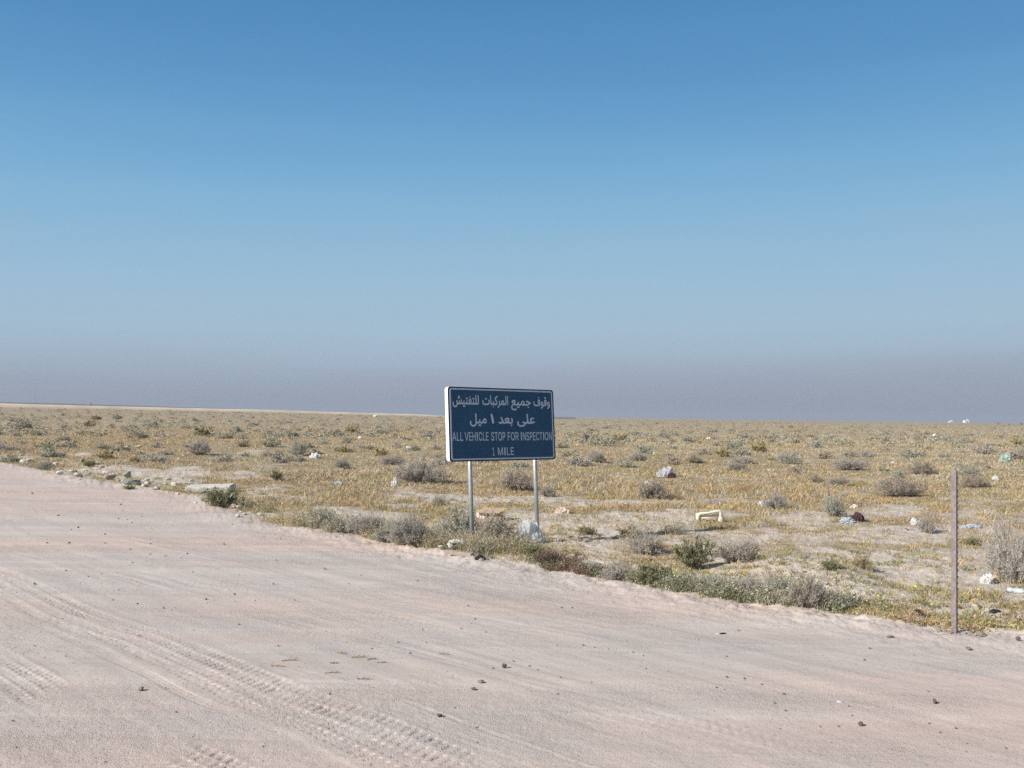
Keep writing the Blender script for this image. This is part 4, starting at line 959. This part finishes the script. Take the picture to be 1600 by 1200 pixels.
# ------------------------------------------------------------------ the steel fence post
def build_post():
    p = ground(1494, 991)
    h = 1.46 - p.z
    bm = bmesh.new(); t = .006; w = .036
    L = [(0, 0), (-w, w * .45), (-w + .002, w * .45 + t), (0, t * 1.3), (w * .62, w * .8), (w * .62 + t, w * .8 - .002)]
    a = [bm.verts.new((x, y, -.3)) for x, y in L]; b = [bm.verts.new((x, y, h)) for x, y in L]
    bm.faces.new(a); bm.faces.new(b[::-1])
    for i in range(6): bm.faces.new((a[i], a[(i + 1) % 6], b[(i + 1) % 6], b[i]))
    o = from_bm('fence_post', bm, M['rust']); o.location = p
    o.rotation_euler = (0, R(.1), R(4))
    tag(o, 'single bare rusty angle steel post standing upright at the road edge on the right', 'post')
    z = .12; bm = bmesh.new()
    while z < h - .04:
        box(bm, (w * .62 + .004, w * .8 - .004, z), (.010, .010, .018)); z += .055
    from_bm('studs', bm, M['rust'], o)
build_post()

# ------------------------------------------------------------------ stones and rubble
def rock_mesh(seed, flatness=.6, facets=13, sub=3, rough=.05):
    v, f = ICO[sub]; v = v.copy(); g = np.random.default_rng(seed)
    for _ in range(facets):
        n = g.normal(0, 1, 3); n /= np.linalg.norm(n); d = g.uniform(.42, .8)
        k = v @ n - d; v -= np.where(k > 0, k, 0)[:, None] * n * .92
    v *= (1 + rough * vn3(v * 1.8, seed) + rough * .4 * vn3(v * 5, seed + 9))[:, None]
    v *= np.array([1, g.uniform(.65, .95), flatness])
    return tri_quads('stone', v, np.zeros((0, 4), int), f, smooth=False)
ROCKS = [rock_mesh(i, random.uniform(.5, .85)) for i in range(8)]
ROCKM = {}
def stone(p, w, h, mt, label, group=None, name='stone', cat='stone', sink=.25, sq=1.0):
    i = random.randrange(8)
    if (i, mt) not in ROCKM:
        me = ROCKS[i].copy(); me.materials.clear(); me.materials.append(M[mt]); ROCKM[i, mt] = me
    me = ROCKM[i, mt]
    o = bpy.data.objects.new(name, me); COL.objects.link(o)
    zs = max(abs(v.co.z) for v in me.vertices)
    o.location = p; o.scale = (w / 2, w / 2 * sq, h / 2 / zs); o.rotation_euler = (random.uniform(-.15, .15), random.uniform(-.15, .15), random.uniform(0, 6.28) if sq == 1 else random.uniform(-.2, .2))
    o.location.z += h / 2 * (1 - sink)
    return tag(o, label, cat, group)

PEB = [(189, 789), (192, 799), (185, 811), (199, 812), (205, 817), (91, 806), (111, 828), (122, 825), (164, 835), (74, 849), (108, 849), (164, 849), (203, 859), (234, 867),
       (258, 869), (292, 866), (283, 873), (207, 880), (103, 892), (301, 894), (363, 820), (235, 850), (350, 851), (50, 772), (507, 890), (431, 876), (564, 899),
       (215, 944), (255, 951), (322, 937), (366, 929), (302, 985), (259, 1076), (275, 1113), (20, 1127), (26, 1169), (217, 994), (176, 938), (164, 1191), (374, 976),
       (427, 913), (652, 908), (460, 938), (660, 984), (720, 983), (742, 968), (759, 988), (731, 947), (710, 1106), (515, 1085), (434, 1010),
       (542, 1004), (581, 1014), (641, 1021), (666, 1005), (622, 1004), (411, 1167), (744, 1137), (745, 1161), (894, 950), (877, 950), (870, 1009), (929, 1012), (803, 1034),
       (827, 1041), (840, 1047), (876, 1059), (1009, 1045), (989, 1020), (1005, 1025), (1135, 1026), (1136, 1059), (1163, 1061), (1190, 1070), (1119, 1075), (1131, 1078), (924, 1066),
       (911, 1009), (1154, 986), (871, 1085), (1225, 1085), (1210, 1099), (1227, 1111), (1326, 1104), (1331, 1119), (1310, 1136), (1281, 1136), (1451, 1081), (1452, 1131), (1493, 1139),
       (1469, 1145), (1219, 1139), (1511, 1162), (1571, 1170), (1510, 1175), (1299, 1161), (1358, 1014), (1350, 1032), (770, 1045), (54, 913), (54, 1010)]
for px, py in PEB:
    p = ground(px, py); w = random.uniform(2.8, 5.4) * px_m(p)
    stone(p, w, w * random.uniform(.5, .8), random.choice(['rock_dark', 'rock_tan']), 'small stone lying loose on the pale dirt road among many alike', 'small loose stones on the dirt road')
for px, py, w, h, mt, lab in (
    (221, 1079, 10, 8, 'rock_tan', 'pale sided stone alone in the lower left of the dirt road'),
    (787, 1044, 12, 8, 'rock_dark', 'dark reddish stone in the middle of the dirt road below the sign'),
    (752, 1067, 12, 7, 'rock_tan', 'tan stone just below the dark reddish one on the road'),
    (740, 1078, 10, 6, 'rock_dark', 'flat dark stone below the tan one on the road'),
    (686, 1120, 14, 6, 'rock_dark', 'flat dark chip near the bottom of the road left of centre'),
    (1461, 1099, 11, 8, 'rock_dark', 'largest dark angular stone on the road at lower right'),
    (1345, 1134, 11, 9, 'rock_dark', 'peaked dark stone on the road near the white scrap at lower right'),
    (752, 878, 12, 8, 'rock_tan', 'tan clod beside the black rubber at the sign post foot'),
    (207, 757, 36, 12, 'rock_green', 'large grey green rock at the left road edge, front of the pair'),
    (199, 747, 22, 12, 'rock_green', 'small grey green rock behind the larger one at the left road edge'),
    (171, 750, 26, 10, 'rock_tan', 'rounded grey stone left of the grey green rocks'),
    (690, 858, 20, 8, 'concrete', 'pale broken concrete lump at the road edge left of the sign post'),
    (615, 757, 10, 6, 'rock_tan', 'small stone under the white bag left of the large grey shrub'),
    (1390, 997, 14, 7, 'rock_tan', 'small clod on the bank left of the steel post foot'),
    (1535, 995, 20, 9, 'rock_tan', 'tan clod on the bank right of the steel post foot'),
    (1590, 1000, 12, 7, 'rock_dark', 'dark stone on the bank at the right border'),
    (1513, 1015, 14, 6, 'rock_tan', 'grey stone on the road below the steel post'),
):
    p = ground(px, py); m_ = px_m(p); stone(p, w * m_, h * m_, mt, lab)
# pale rubble along the left verge
RUB = [(95, 742), (120, 745), (140, 741), (118, 737), (90, 735), (150, 726), (158, 731), (125, 750), (110, 748), (230, 758), (240, 762), (250, 760), (260, 758), (270, 764), (246, 766), (277, 772), (290, 756),
       (300, 752), (220, 762), (262, 750), (285, 748), (35, 712), (28, 708), (75, 722), (130, 722), (200, 702), (216, 700), (240, 765), (306, 786), (372, 808), (318, 770), (1278, 884), (1270, 888), (1282, 887), (1255, 893), (1300, 903), (1246, 905),
       (1232, 900), (1290, 912), (1310, 910), (905, 842), (890, 838), (915, 846), (842, 882), (1242, 915), (1265, 908)]
for i in range(46):
    a = random.uniform(0, 425); RUB.append((a, np.interp(a, [p[0] for p in EDGE_PX], [p[1] for p in EDGE_PX]) - random.uniform(1, 15)))
for px, py in RUB:
    p = ground(px, py); w = random.uniform(5, 16) * px_m(p)
    stone(p, w, w * random.uniform(.3, .55), random.choice(['rock_pale', 'rock_pale', 'rock_pale', 'rock_tan']),
          'pale broken stone among the rubble at the left road edge' if px < 800 else 'pale dry clod lying on the bare mound right of the sign',
          'pale rubble at the left road edge' if px < 800 else 'pale clods on the bare mounds')
for i in range(11):
    a = random.uniform(0, 6.28); q = random.uniform(.05, .2); c = ground(1494, 991); x, y = c.x + math.cos(a) * q, c.y + math.sin(a) * q
    w = random.uniform(.02, .06); stone(Vector((x, y, float(H(x, y)[0]))), w, w * .6, 'rock_tan', 'tan clod of soil at the foot of the rusty steel post', 'clods round the steel post')
# loose gravel: nobody could count it
def build_gravel():
    n = 5200
    a = np.radians(RNG.uniform(-33, 33, n)); d = 1 / RNG.uniform(1 / 32, 1 / 4.2, n); x = np.tan(a) * d
    ex, ey = edge_points(0, 1700, 2600, 1.1, -.9); x = np.concatenate([x, ex]); d = np.concatenate([d, ey])
    k = (road_s(x, d) < .3) & (fbm(x * .8, d * .8, 3, 161) > -.15); x, d = x[k], d[k]; N = len(x)
    r = RNG.uniform(.003, .008, N) * (1 + .6 * (RNG.uniform(0, 1, N) > .93)) * np.clip(d / 9, .7, 1.6)
    z = H(x, d)
    v0 = np.array([[1, 0, 0], [-.5, .8, 0], [-.6, -.7, 0], [0, 0, .75], [.2, .1, -.5]])
    f0 = np.array([[0, 1, 3], [1, 2, 3], [2, 0, 3], [1, 0, 4], [2, 1, 4], [0, 2, 4]])
    th = RNG.uniform(0, 6.28, N); c, s = np.cos(th), np.sin(th)
    V = np.einsum('ij,nj->nij', np.ones((5, 1)), np.zeros((N, 1))).repeat(3, 2)
    V[:, :, 0] = v0[None, :, 0] * c[:, None] - v0[None, :, 1] * s[:, None]; V[:, :, 1] = v0[None, :, 0] * s[:, None] + v0[None, :, 1] * c[:, None]; V[:, :, 2] = v0[None, :, 2]
    V = V * r[:, None, None] + np.stack([x, d, z + r * .2], 1)[:, None]
    f = (np.arange(N)[:, None, None] * 5 + f0[None]).reshape(-1, 3)
    me = tri_quads('gravel', V.reshape(-1, 3), np.zeros((0, 4), int), f)
    tag(link('gravel', me, M['rock_tan']), 'fine loose gravel strewn over the dirt road', 'gravel', None, 'stuff')
build_gravel()

# ------------------------------------------------------------------ litter
def crumple(name, px, py, w, h, mt, label, cat, seed, dep=.7, amp=.28, sub=4, pointy=0, rz=None, lift=0):
    p = ground(px, py); m_ = px_m(p); W_, H_ = w * m_, h * m_
    v, f = ICO[sub]; v = v.copy()
    r = 1 + amp * (1 - 2 * np.abs(vn3(v * 1.4 + seed, seed))) + amp * .7 * (1 - 2.4 * np.abs(vn3(v * 3.1, seed + 2))) + amp * .35 * (1 - 2.4 * np.abs(vn3(v * 7, seed + 4)))
    v *= r[:, None]
    if pointy: v[:, :2] *= (1 - pointy * sst(-.2, 1, v[:, 2]))[:, None]
    v[:, 2] = np.where(v[:, 2] < -.15, -.15 + (v[:, 2] + .15) * .12, v[:, 2])
    v -= np.array([0, 0, v[:, 2].min()])
    v /= np.array([np.ptp(v[:, 0]), np.ptp(v[:, 1]), v[:, 2].max()])
    v *= np.array([W_, W_ * dep, H_])
    me = tri_quads(name, v, np.zeros((0, 4), int), f, smooth=sub > 4)
    o = link(name, me, M[mt]); o.location = p; o.location.y += W_ * dep * .4
    o.location.z = float(H(o.location.x, o.location.y)[0]) - .01 + lift
    o.rotation_euler = (0, 0, random.uniform(-.25, .25) if rz is None else rz)
    return tag(o, label, cat)

crumple('plastic_bag', 826, 850, 66, 40, 'bag_clear', 'big translucent plastic bag caught against the foot of the right sign post', 'plastic bag', 3, .7, .34, 4, .42)
crumple('plastic_bag', 491, 717, 19, 10, 'bag_white', 'white plastic bag dome sitting in the grass left of the sign', 'plastic bag', 5)
crumple('plastic_bag', 617, 761, 13, 16, 'bag_white', 'upright white bag beside the large grey twiggy shrub', 'plastic bag', 8)
crumple('plastic_bag', 1043, 747, 34, 18, 'bag_grey', 'grey white rubbish bag with dark side in the golden grass right of the sign', 'plastic bag', 12)
crumple('cloth_scrap', 1050, 747, 14, 10, 'bag_dark', 'dark brown scrap spilling from the grey white rubbish bag', 'scrap', 13)
crumple('plastic_bag', 879, 803, 27, 12, 'bag_pink', 'pinkish plastic bag lying on bare soil right of the right sign post', 'plastic bag', 15)
crumple('plastic_bag', 712, 862, 28, 15, 'bag_white', 'torn white plastic wrapped round the plants at the left sign post', 'plastic bag', 17, .5, .4, 4, 0, None, .04)
crumple('plastic_bag', 1558, 751, 14, 8, 'bag_white', 'white bag on open soil at the far right', 'plastic bag', 19)
crumple('plastic_sheet', 1575, 722, 22, 14, 'bag_green', 'pale green plastic snagged in the dark bush at the right border', 'plastic sheet', 21)
crumple('plastic_bag', 1431, 822, 15, 13, 'bag_white', 'crumpled white bag beside the small twiggy shrub left of the steel post', 'plastic bag', 23)
crumple('plastic_sheet', 1521, 826, 34, 8, 'bag_blue', 'pale blue plastic sheet on the ground right of the steel post', 'plastic sheet', 25, .5)
crumple('cloth_bundle', 1342, 815, 22, 14, 'bag_dark', 'dark maroon bundle of cloth on the bare strip', 'cloth', 27, .7, .4)
crumple('plastic_bag', 1325, 818, 26, 10, 'bag_blue', 'pale plastic bag against the left of the maroon bundle', 'plastic bag', 29)
crumple('plastic_bag', 1336, 794, 14, 7, 'bag_white', 'white bag in the grass behind the maroon bundle', 'plastic bag', 31)
crumple('plastic_sheet', 1120, 788, 34, 8, 'bag_mauve', 'mauve grey plastic sheet in the grass behind the cream crate', 'plastic sheet', 33, .5)
crumple('plastic_bag', 1190, 793, 12, 10, 'bag_white', 'small white bag right of the mauve sheet', 'plastic bag', 35)
crumple('plastic_bag', 1201, 787, 10, 6, 'bag_white', 'white scrap at the left foot of the grey green shrub', 'plastic bag', 36)
crumple('paper_scrap', 1011, 762, 7, 5, 'bag_white', 'white scrap caught on top of the grey green shrub', 'scrap', 37, .7, .3, 3, 0, None, .12)
crumple('plastic_bag', 638, 702, 10, 6, 'bag_white', 'small white bag just left of the sign panel in the grass', 'plastic bag', 39)
crumple('plastic_bag', 1461, 682, 7, 5, 'bag_white', 'tiny white bag in a bush far off left of the steel post', 'plastic bag', 41, .7, .3, 3)
crumple('paper_scrap', 1545, 914, 22, 20, 'bag_white', 'white and red torn carton under the big shrub at the right border', 'scrap', 43)
crumple('paper_scrap', 1556, 912, 10, 14, 'bag_pink', 'reddish torn wrapper beside the white carton at the right border', 'scrap', 44)
crumple('paper_scrap', 548, 754, 5, 4, 'bag_white', 'tiny bright white scrap in the grass left of the upright white bag', 'scrap', 45, .7, .3, 3)
crumple('plastic_bag', 528, 757, 16, 6, 'bag_blue', 'grey blue scrap of plastic left of the tiny bright scrap', 'plastic bag', 46, .6, .3, 4)
crumple('plastic_bag', 1396, 725, 9, 5, 'bag_white', 'white scrap on the plain left of the steel post top', 'plastic bag', 47, .7, .3, 3)
crumple('paper_scrap', 1022, 710, 5, 4, 'bag_white', 'white speck of litter on the plain right of the sign', 'scrap', 48, .7, .3, 3)
crumple('plastic_bag', 586, 652, 9, 4, 'bag_white', 'white litter far off under the pale embankment left of the sign', 'plastic bag', 49, .7, .3, 3)
crumple('plastic_bag', 563, 686, 8, 5, 'bag_white', 'white litter among the far bushes left of the sign', 'plastic bag', 50, .7, .3, 3)
crumple('plastic_bag', 1108, 688, 8, 5, 'bag_white', 'white litter among the far bushes right of the sign', 'plastic bag', 51, .7, .3, 3)
crumple('paper_scrap', 677, 720, 6, 3, 'bag_white', 'white scrap just off the lower left corner of the sign panel', 'scrap', 52, .7, .3, 3)
crumple('paper_scrap', 1312, 1098, 12, 5, 'bag_white', 'white scrap with a dark back lying on the road at lower right', 'scrap', 53, .6, .3, 4)
crumple('paper_scrap', 1121, 991, 10, 3, 'bag_white', 'white end of litter on the road right of centre', 'scrap', 54, .5, .3, 3)
crumple('rubber_scrap', 1129, 991, 14, 4, 'rubber', 'black strip of litter on the road right of centre', 'scrap', 55, .4, .3, 3)
crumple('rubber_scrap', 750, 875, 19, 9, 'rubber', 'black rubber scrap lying at the foot of the left sign post', 'scrap', 56, .6, .35, 4)
crumple('rubber_scrap', 1435, 962, 17, 10, 'rubber', 'dark scrap with an upright horn left of the steel post foot', 'scrap', 57, .6, .5, 4)
crumple('rubber_scrap', 1557, 958, 20, 7, 'rubber', 'dark flat scrap right of the steel post foot', 'scrap', 58, .5, .35, 4)
crumple('plastic_sheet', 549, 1078, 40, 2.2, 'bag_blue', 'flattened pale plastic strip pressed into the road left of centre', 'plastic sheet', 59, .35, .25, 4)

def build_slab():
    p = ground(325, 769); m_ = px_m(p)
    bm = bmesh.new(); box(bm, (0, 0, 0), (68 * m_, 44 * m_, 12 * m_), .012)
    bmesh.ops.subdivide_edges(bm, edges=bm.edges[:], cuts=5, use_grid_fill=True)
    for v in bm.verts:
        q = np.array([v.co[:]]); k = .035
        v.co += Vector((vn3(q * 4, 1)[0], vn3(q * 4, 2)[0], .5 * vn3(q * 5, 3)[0])) * k
    o = from_bm('concrete_slab', bm, M['concrete']); o.location = p + Vector((0, .15, .06)); o.rotation_euler = (.05, -.03, .06)
    tag(o, 'flat broken concrete slab lying at the left road edge behind the green bush', 'slab')
    p = ground(718, 868); m_ = px_m(p)
    bm = bmesh.new(); box(bm, (0, 0, 0), (48 * m_, 9 * m_, 6 * m_), .006)
    bmesh.ops.subdivide_edges(bm, edges=bm.edges[:], cuts=4, use_grid_fill=True)
    for v in bm.verts:
        q = np.array([v.co[:]]); v.co += Vector((0, vn3(q * 6, 1)[0], vn3(q * 6, 3)[0])) * .010
    o = from_bm('plank', bm, M['wood']); o.location = p + Vector((0, .04, .025)); o.rotation_euler = (.1, .03, -.55)
    tag(o, 'weathered plank half buried at the road edge below the sign', 'plank')
build_slab()

def build_cream():
    p = ground(1110, 817); m_ = px_m(p)
    L, Ht = 40 * m_, 21 * m_
    root = empty('plastic_crate', p + Vector((0, .08, -.01)), R(10))
    tag(root, 'broken cream plastic crate standing on the bare soil right of the sign', 'crate')
    bm = bmesh.new()
    tube(bm, [(-L * .42, -.01, Ht * .10), (-L * .49, 0, Ht * .34), (-L * .46, 0, Ht * .62), (-L * .34, 0, Ht * .70), (-L * .08, 0, Ht * .72), (L * .22, 0, Ht * .84), (L * .40, 0, Ht * .90), (L * .46, 0, Ht * .74), (L * .46, 0, Ht * .3)],
         [.026, .030, .032, .026, .022, .024, .028, .030, .028], 10)
    from_bm('rim', bm, M['cream'], root, True)
    bm = bmesh.new(); box(bm, (-L * .01, .05, Ht * .54), (L * .86, .012, Ht * .30), .004); box(bm, (0, .15, Ht * .45), (L * .80, .012, Ht * .5), .004)
    box(bm, (-L * .42, .10, Ht * .4), (.012, .11, Ht * .5), .004)
    from_bm('side_panel', bm, M['cream'], root)
    bm = bmesh.new(); box(bm, (L * .44, .0, Ht * .24), (L * .14, .10, Ht * .42), .02, None, 3); from_bm('corner_foot', bm, M['card_white'], root)
    bm = bmesh.new(); tube(bm, [(-L * .40, 0, Ht * .36), (0, 0, Ht * .38), (L * .40, 0, Ht * .42)], .012, 8); from_bm('lower_bar', bm, M['cream'], root, True)
build_cream()

def build_carton():
    p = ground(766, 814); m_ = px_m(p)
    root = empty('cardboard_box', p + Vector((0, .15, -.01)), R(-14))
    tag(root, 'open cardboard box with a white and red end behind the shrubs between the sign posts', 'box')
    w, d, h, t = 40 * m_, .26, 15 * m_, .006
    bm = bmesh.new()
    box(bm, (0, -d / 2, h / 2), (w, t, h)); box(bm, (0, d / 2, h / 2), (w, t, h)); box(bm, (w / 2 - t, 0, h / 2 - .001), (t, d - t * 1.2, h)); box(bm, (0, 0, t), (w - t, d - t * 1.2, t))
    from_bm('body', bm, M['card'], root)
    bm = bmesh.new(); box(bm, (-w / 2 - t * .6, 0, h / 2), (t, d, h)); box(bm, (-w / 2 + w * .16, -d / 2 - t * .7, h / 2), (w * .34, t * .3, h)); e = from_bm('end_panel', bm, M['card_white'], root)
    bm = bmesh.new(); box(bm, (-w / 2 + w * .10, -d / 2 - t * 1.0, h * .2), (w * .2, t * .3, h * .22)); box(bm, (-w / 2 + w * .16, -d / 2 - t * 1.0, h * .74), (w * .12, t * .3, h * .2)); from_bm('print', bm, M['red'], e)
    for sy in (-1, 1):
        bm = bmesh.new(); box(bm, (0, 0, 0), (w * .96, d * .42, .004))
        f = from_bm('flap', bm, M['card'], root); f.location = (0, sy * (d / 2 + d * .17), h - .01 * (sy < 0) + .02); f.rotation_euler = (R(-sy * 25 if sy < 0 else 22), 0, 0)
build_carton()

def build_bottle():
    p = ground(1588, 928); m_ = px_m(p)
    n = NT('clear_bottle_plastic'); n.set(Roughness=.08, Alpha=.45); n.base((.62, .72, .74)); mt = n.m
    root = empty('plastic_bottle', p + Vector((0, 0, .035)), R(-24)); tag(root, 'clear plastic water bottle lying under the shrub at the right border', 'bottle')
    L = 26 * m_
    bm = bmesh.new(); tube(bm, [(-L / 2, 0, 0), (-L / 2 + .006, 0, 0), (-L * .2, 0, 0), (-L * .18, 0, 0), (L * .1, 0, 0), (L * .12, 0, 0), (L * .3, 0, 0), (L * .42, 0, 0), (L * .5, 0, 0)], [.026, .033, .033, .030, .030, .033, .033, .014, .012], 14)
    from_bm('body', bm, mt, root, True)
    bm = bmesh.new(); tube(bm, [(L * .5, 0, 0), (L * .56, 0, 0)], .016, 12); from_bm('cap', bm, M['bag_blue'], root)
build_bottle()

def twig(px, py, l, mt, label, group=None, rz=0, bend=.06, r=.004):
    p = ground(px, py); m_ = px_m(p); L = l * m_
    bm = bmesh.new(); pts = [(L * (t - .5), bend * L * math.sin(t * 3.1) + random.uniform(-.006, .006), .003 + random.uniform(0, .006)) for t in np.linspace(0, 1, 7)]
    tube(bm, pts, [r, r, r * .9, r * .8, r * .7, r * .6, r * .3], 6)
    for t, s in ((.35, 1), (.6, -1), (.75, 1)):
        q = Vector(pts[int(t * 6)]); tube(bm, [q, q + Vector((L * .12, s * L * .1, .006)), q + Vector((L * .2, s * L * .12, .004))], [r * .6, r * .5, r * .3], 5)
    o = from_bm('twig', bm, M[mt]); o.location = p; o.rotation_euler = (0, 0, rz)
    return tag(o, label, 'twig', group)
for px, py, l, rz, lab in ((454, 1033, 28, .15, 'dry golden twig on the road left of the scattered straw'), (435, 1042, 26, -.3, 'reddish dry twig below the golden one on the road'),
                           (533, 1021, 20, -.5, 'forked dry stalk at the top of the scattered straw on the road'), (523, 1037, 14, .2, 'short brown stalk at the left of the scattered straw'),
                           (562, 1028, 26, .25, 'longest dry stalk in the scattered straw on the road'), (582, 1031, 18, .5, 'thin pale stalk at the right of the scattered straw'),
                           (597, 1036, 16, 0, 'short straight stick right of the scattered straw'), (694, 1023, 18, -.1, 'short stick on the road below the sign, left of centre'),
                           (570, 1062, 24, -.05, 'thin straight stick above the flattened plastic strip'), (520, 1052, 24, .1, 'pale broken stalk below the scattered straw')):
    twig(px, py, l, 'straw' if 'stick' not in lab else 'wood', lab, None, rz)

# ------------------------------------------------------------------ things on the horizon
def far_point(px, d):
    x = (px - 800) / F * d
    return Vector((x, d, float(H(x, d)[0])))

def building(px, d, w, h, dp, label):
    p = far_point(px, d); root = empty('building', p, R(8)); tag(root, label, 'building')
    bm = bmesh.new(); box(bm, (0, 0, h / 2 - .5), (w, dp, h + 1)); from_bm('wall', bm, M['bldg'], root)
    bm = bmesh.new(); box(bm, (0, 0, h + .2), (w * 1.04, dp * 1.06, .4)); box(bm, (w * .28, 0, h + 1.0), (w * .3, dp * .6, 1.6)); from_bm('roof', bm, M['bldg'], root)
    for k in (-.35, -.1, .15, .4):
        bm = bmesh.new(); box(bm, (w * k, -dp / 2 - .03, h * .55), (w * .09, .1, h * .3)); from_bm('window', bm, M['dark'], root)
    bm = bmesh.new(); box(bm, (w * .02, -dp / 2 - .03, 1.1), (1.2, .1, 2.2)); from_bm('door', bm, M['dark'], root)
building(1510, 1900, 9.5, 4.2, 7, 'tiny white flat roofed building on the horizon at right, the taller of two')
building(1486, 1950, 6.5, 2.2, 6, 'tiny low white building on the horizon left of the taller white one')

def pole(px, d, h, label):
    p = far_point(px, d); root = empty('power_pole', p, R(20)); tag(root, label, 'pole')
    bm = bmesh.new(); tube(bm, [(0, 0, -1), (0, 0, h)], [.16, .10], 8); from_bm('pole', bm, M['wood'], root)
    bm = bmesh.new(); box(bm, (0, 0, h - .6), (2.2, .14, .16)); c = from_bm('cross_arm', bm, M['wood'], root)
    for k in (-1, 0, 1):
        bm = bmesh.new(); tube(bm, [(k, 0, h - .5), (k, 0, h - .3)], .07, 6); from_bm('insulator', bm, M['concrete'], c)
pole(55, 1250, 20, 'faint tall utility pole on the hill at the far left')
pole(320, 1300, 15, 'faint utility pole on the hill right of the first')

p = far_point(142, 417); shrub(p, 1.3, 1.5, 'dark', 'dark bush standing alone on the pale embankment at left', None, False)
for px, w, lab in ((1560, 2.2, 'dark far bush on the right horizon, left of the group'), (1577, 1.8, 'dark far bush on the right horizon in the middle of the group'), (1585, 1.2, 'smallest dark far bush on the right horizon'), (1596, 2.0, 'dark far bush on the right horizon at the border')):
    shrub(far_point(px, 760), w * 1.6, w, 'dark', lab, None, False)

# ------------------------------------------------------------------ the dusty air
def build_haze():
    bm = bmesh.new(); box(bm, (0, 0, 22), (19000, 19000, 48))
    n = bpy.data.materials.new('dusty_air'); n.use_nodes = True; t = n.node_tree
    t.nodes.remove(t.nodes['Principled BSDF'])
    v = t.nodes.new('ShaderNodeVolumePrincipled'); v.inputs['Color'].default_value = (.50, .545, .64, 1); v.inputs['Density'].default_value = .00022; v.inputs['Anisotropy'].default_value = 0.0
    t.links.new(v.outputs[0], t.nodes['Material Output'].inputs['Volume'])
    tag(from_bm('haze', bm, n), 'thin dusty haze lying over the desert plain', 'haze', None, 'stuff')
build_haze()

# ------------------------------------------------------------------ light
EXPO = .40
SUN_EL, SUN_B = R(30), R(32)
S = Vector((-math.cos(SUN_B) * math.cos(SUN_EL), -math.sin(SUN_B) * math.cos(SUN_EL), math.sin(SUN_EL)))
ld = bpy.data.lights.new('sun', 'SUN'); ld.energy = 5.0; ld.angle = R(.53); ld.color = (1.0, .95, .875)
lo = bpy.data.objects.new('sun', ld); COL.objects.link(lo); lo.rotation_euler = (-S).to_track_quat('-Z', 'Y').to_euler()

wd = bpy.data.worlds.new('World'); SC.world = wd; wd.use_nodes = True
nt = wd.node_tree; bg = nt.nodes['Background']; bg.inputs[1].default_value = .1
def wn(ty, **kw):
    x = nt.nodes.new(ty)
    for k, v in kw.items(): setattr(x, k, v)
    return x
sky = wn('ShaderNodeTexSky', sky_type='NISHITA'); sky.sun_disc = False; sky.sun_elevation = SUN_EL
sky.sun_rotation = math.atan2(S.x, S.y); sky.dust_density = 2.0; sky.air_density = 1.2
tc = wn('ShaderNodeTexCoord'); sp = wn('ShaderNodeSeparateXYZ'); nt.links.new(tc.outputs['Generated'], sp.inputs[0])
# a dusty haze layer lies along the horizon: sky colour by elevation, its top edge uneven
mp = wn('ShaderNodeMapping'); mp.inputs['Scale'].default_value = (1.6, 1.6, 22); nt.links.new(tc.outputs['Generated'], mp.inputs[0])
nz = wn('ShaderNodeTexNoise'); nz.inputs['Scale'].default_value = 1.3; nz.inputs['Detail'].default_value = 5; nt.links.new(mp.outputs[0], nz.inputs['Vector'])
def wm(op, a, b):
    x = wn('ShaderNodeMath', operation=op)
    for v, i in ((a, 0), (b, 1)):
        if isinstance(v, (int, float)): x.inputs[i].default_value = v
        else: nt.links.new(v, x.inputs[i])
    return x.outputs[0]
el = wm('ADD', sp.outputs[2], wm('MULTIPLY', wm('SUBTRACT', nz.outputs[0], .5), .028))
el = wm('ADD', el, wm('MULTIPLY', sp.outputs[0], -.018))
SKY = [(0.0,(145,156,173)),(.010,(147,158,174)),(.026,(153,164,180)),(.044,(159,174,191)),(.062,(164,185,203)),(.085,(165,191,211)),(.125,(157,191,215)),(.165,(147,187,215)),(.22,(127,178,214)),(.275,(108,163,207)),(.325,(92,150,198)),(.40,(76,135,186))]
fac = wm('DIVIDE', el, .45)
rp = wn('ShaderNodeValToRGB'); e = rp.color_ramp.elements
while len(e) < len(SKY): e.new(.5)
for q, (t, c) in zip(e, SKY): q.position = max(0, t / .45); q.color = (*srgb(*c), 1)
nt.links.new(fac, rp.inputs[0])
sc_ = wn('ShaderNodeVectorMath', operation='SCALE'); sc_.inputs[3].default_value = 10.0 / 2 ** EXPO; nt.links.new(rp.outputs[0], sc_.inputs[0])
mr = wn('ShaderNodeMapRange'); mr.interpolation_type = 'SMOOTHSTEP'; mr.inputs[1].default_value = .40; mr.inputs[2].default_value = .62; nt.links.new(sp.outputs[2], mr.inputs[0])
mx = wn('ShaderNodeMix', data_type='RGBA'); nt.links.new(mr.outputs[0], mx.inputs[0]); nt.links.new(sc_.outputs[0], mx.inputs[6]); nt.links.new(sky.outputs[0], mx.inputs[7])
nt.links.new(mx.outputs[2], bg.inputs[0])

SC.view_settings.view_transform = 'Standard'; SC.view_settings.look = 'None'; SC.view_settings.exposure = EXPO; SC.view_settings.gamma = 1
SC.render.engine = 'CYCLES'
SC.cycles.use_denoising = False
SC.cycles.max_bounces = 6; SC.cycles.transparent_max_bounces = 12
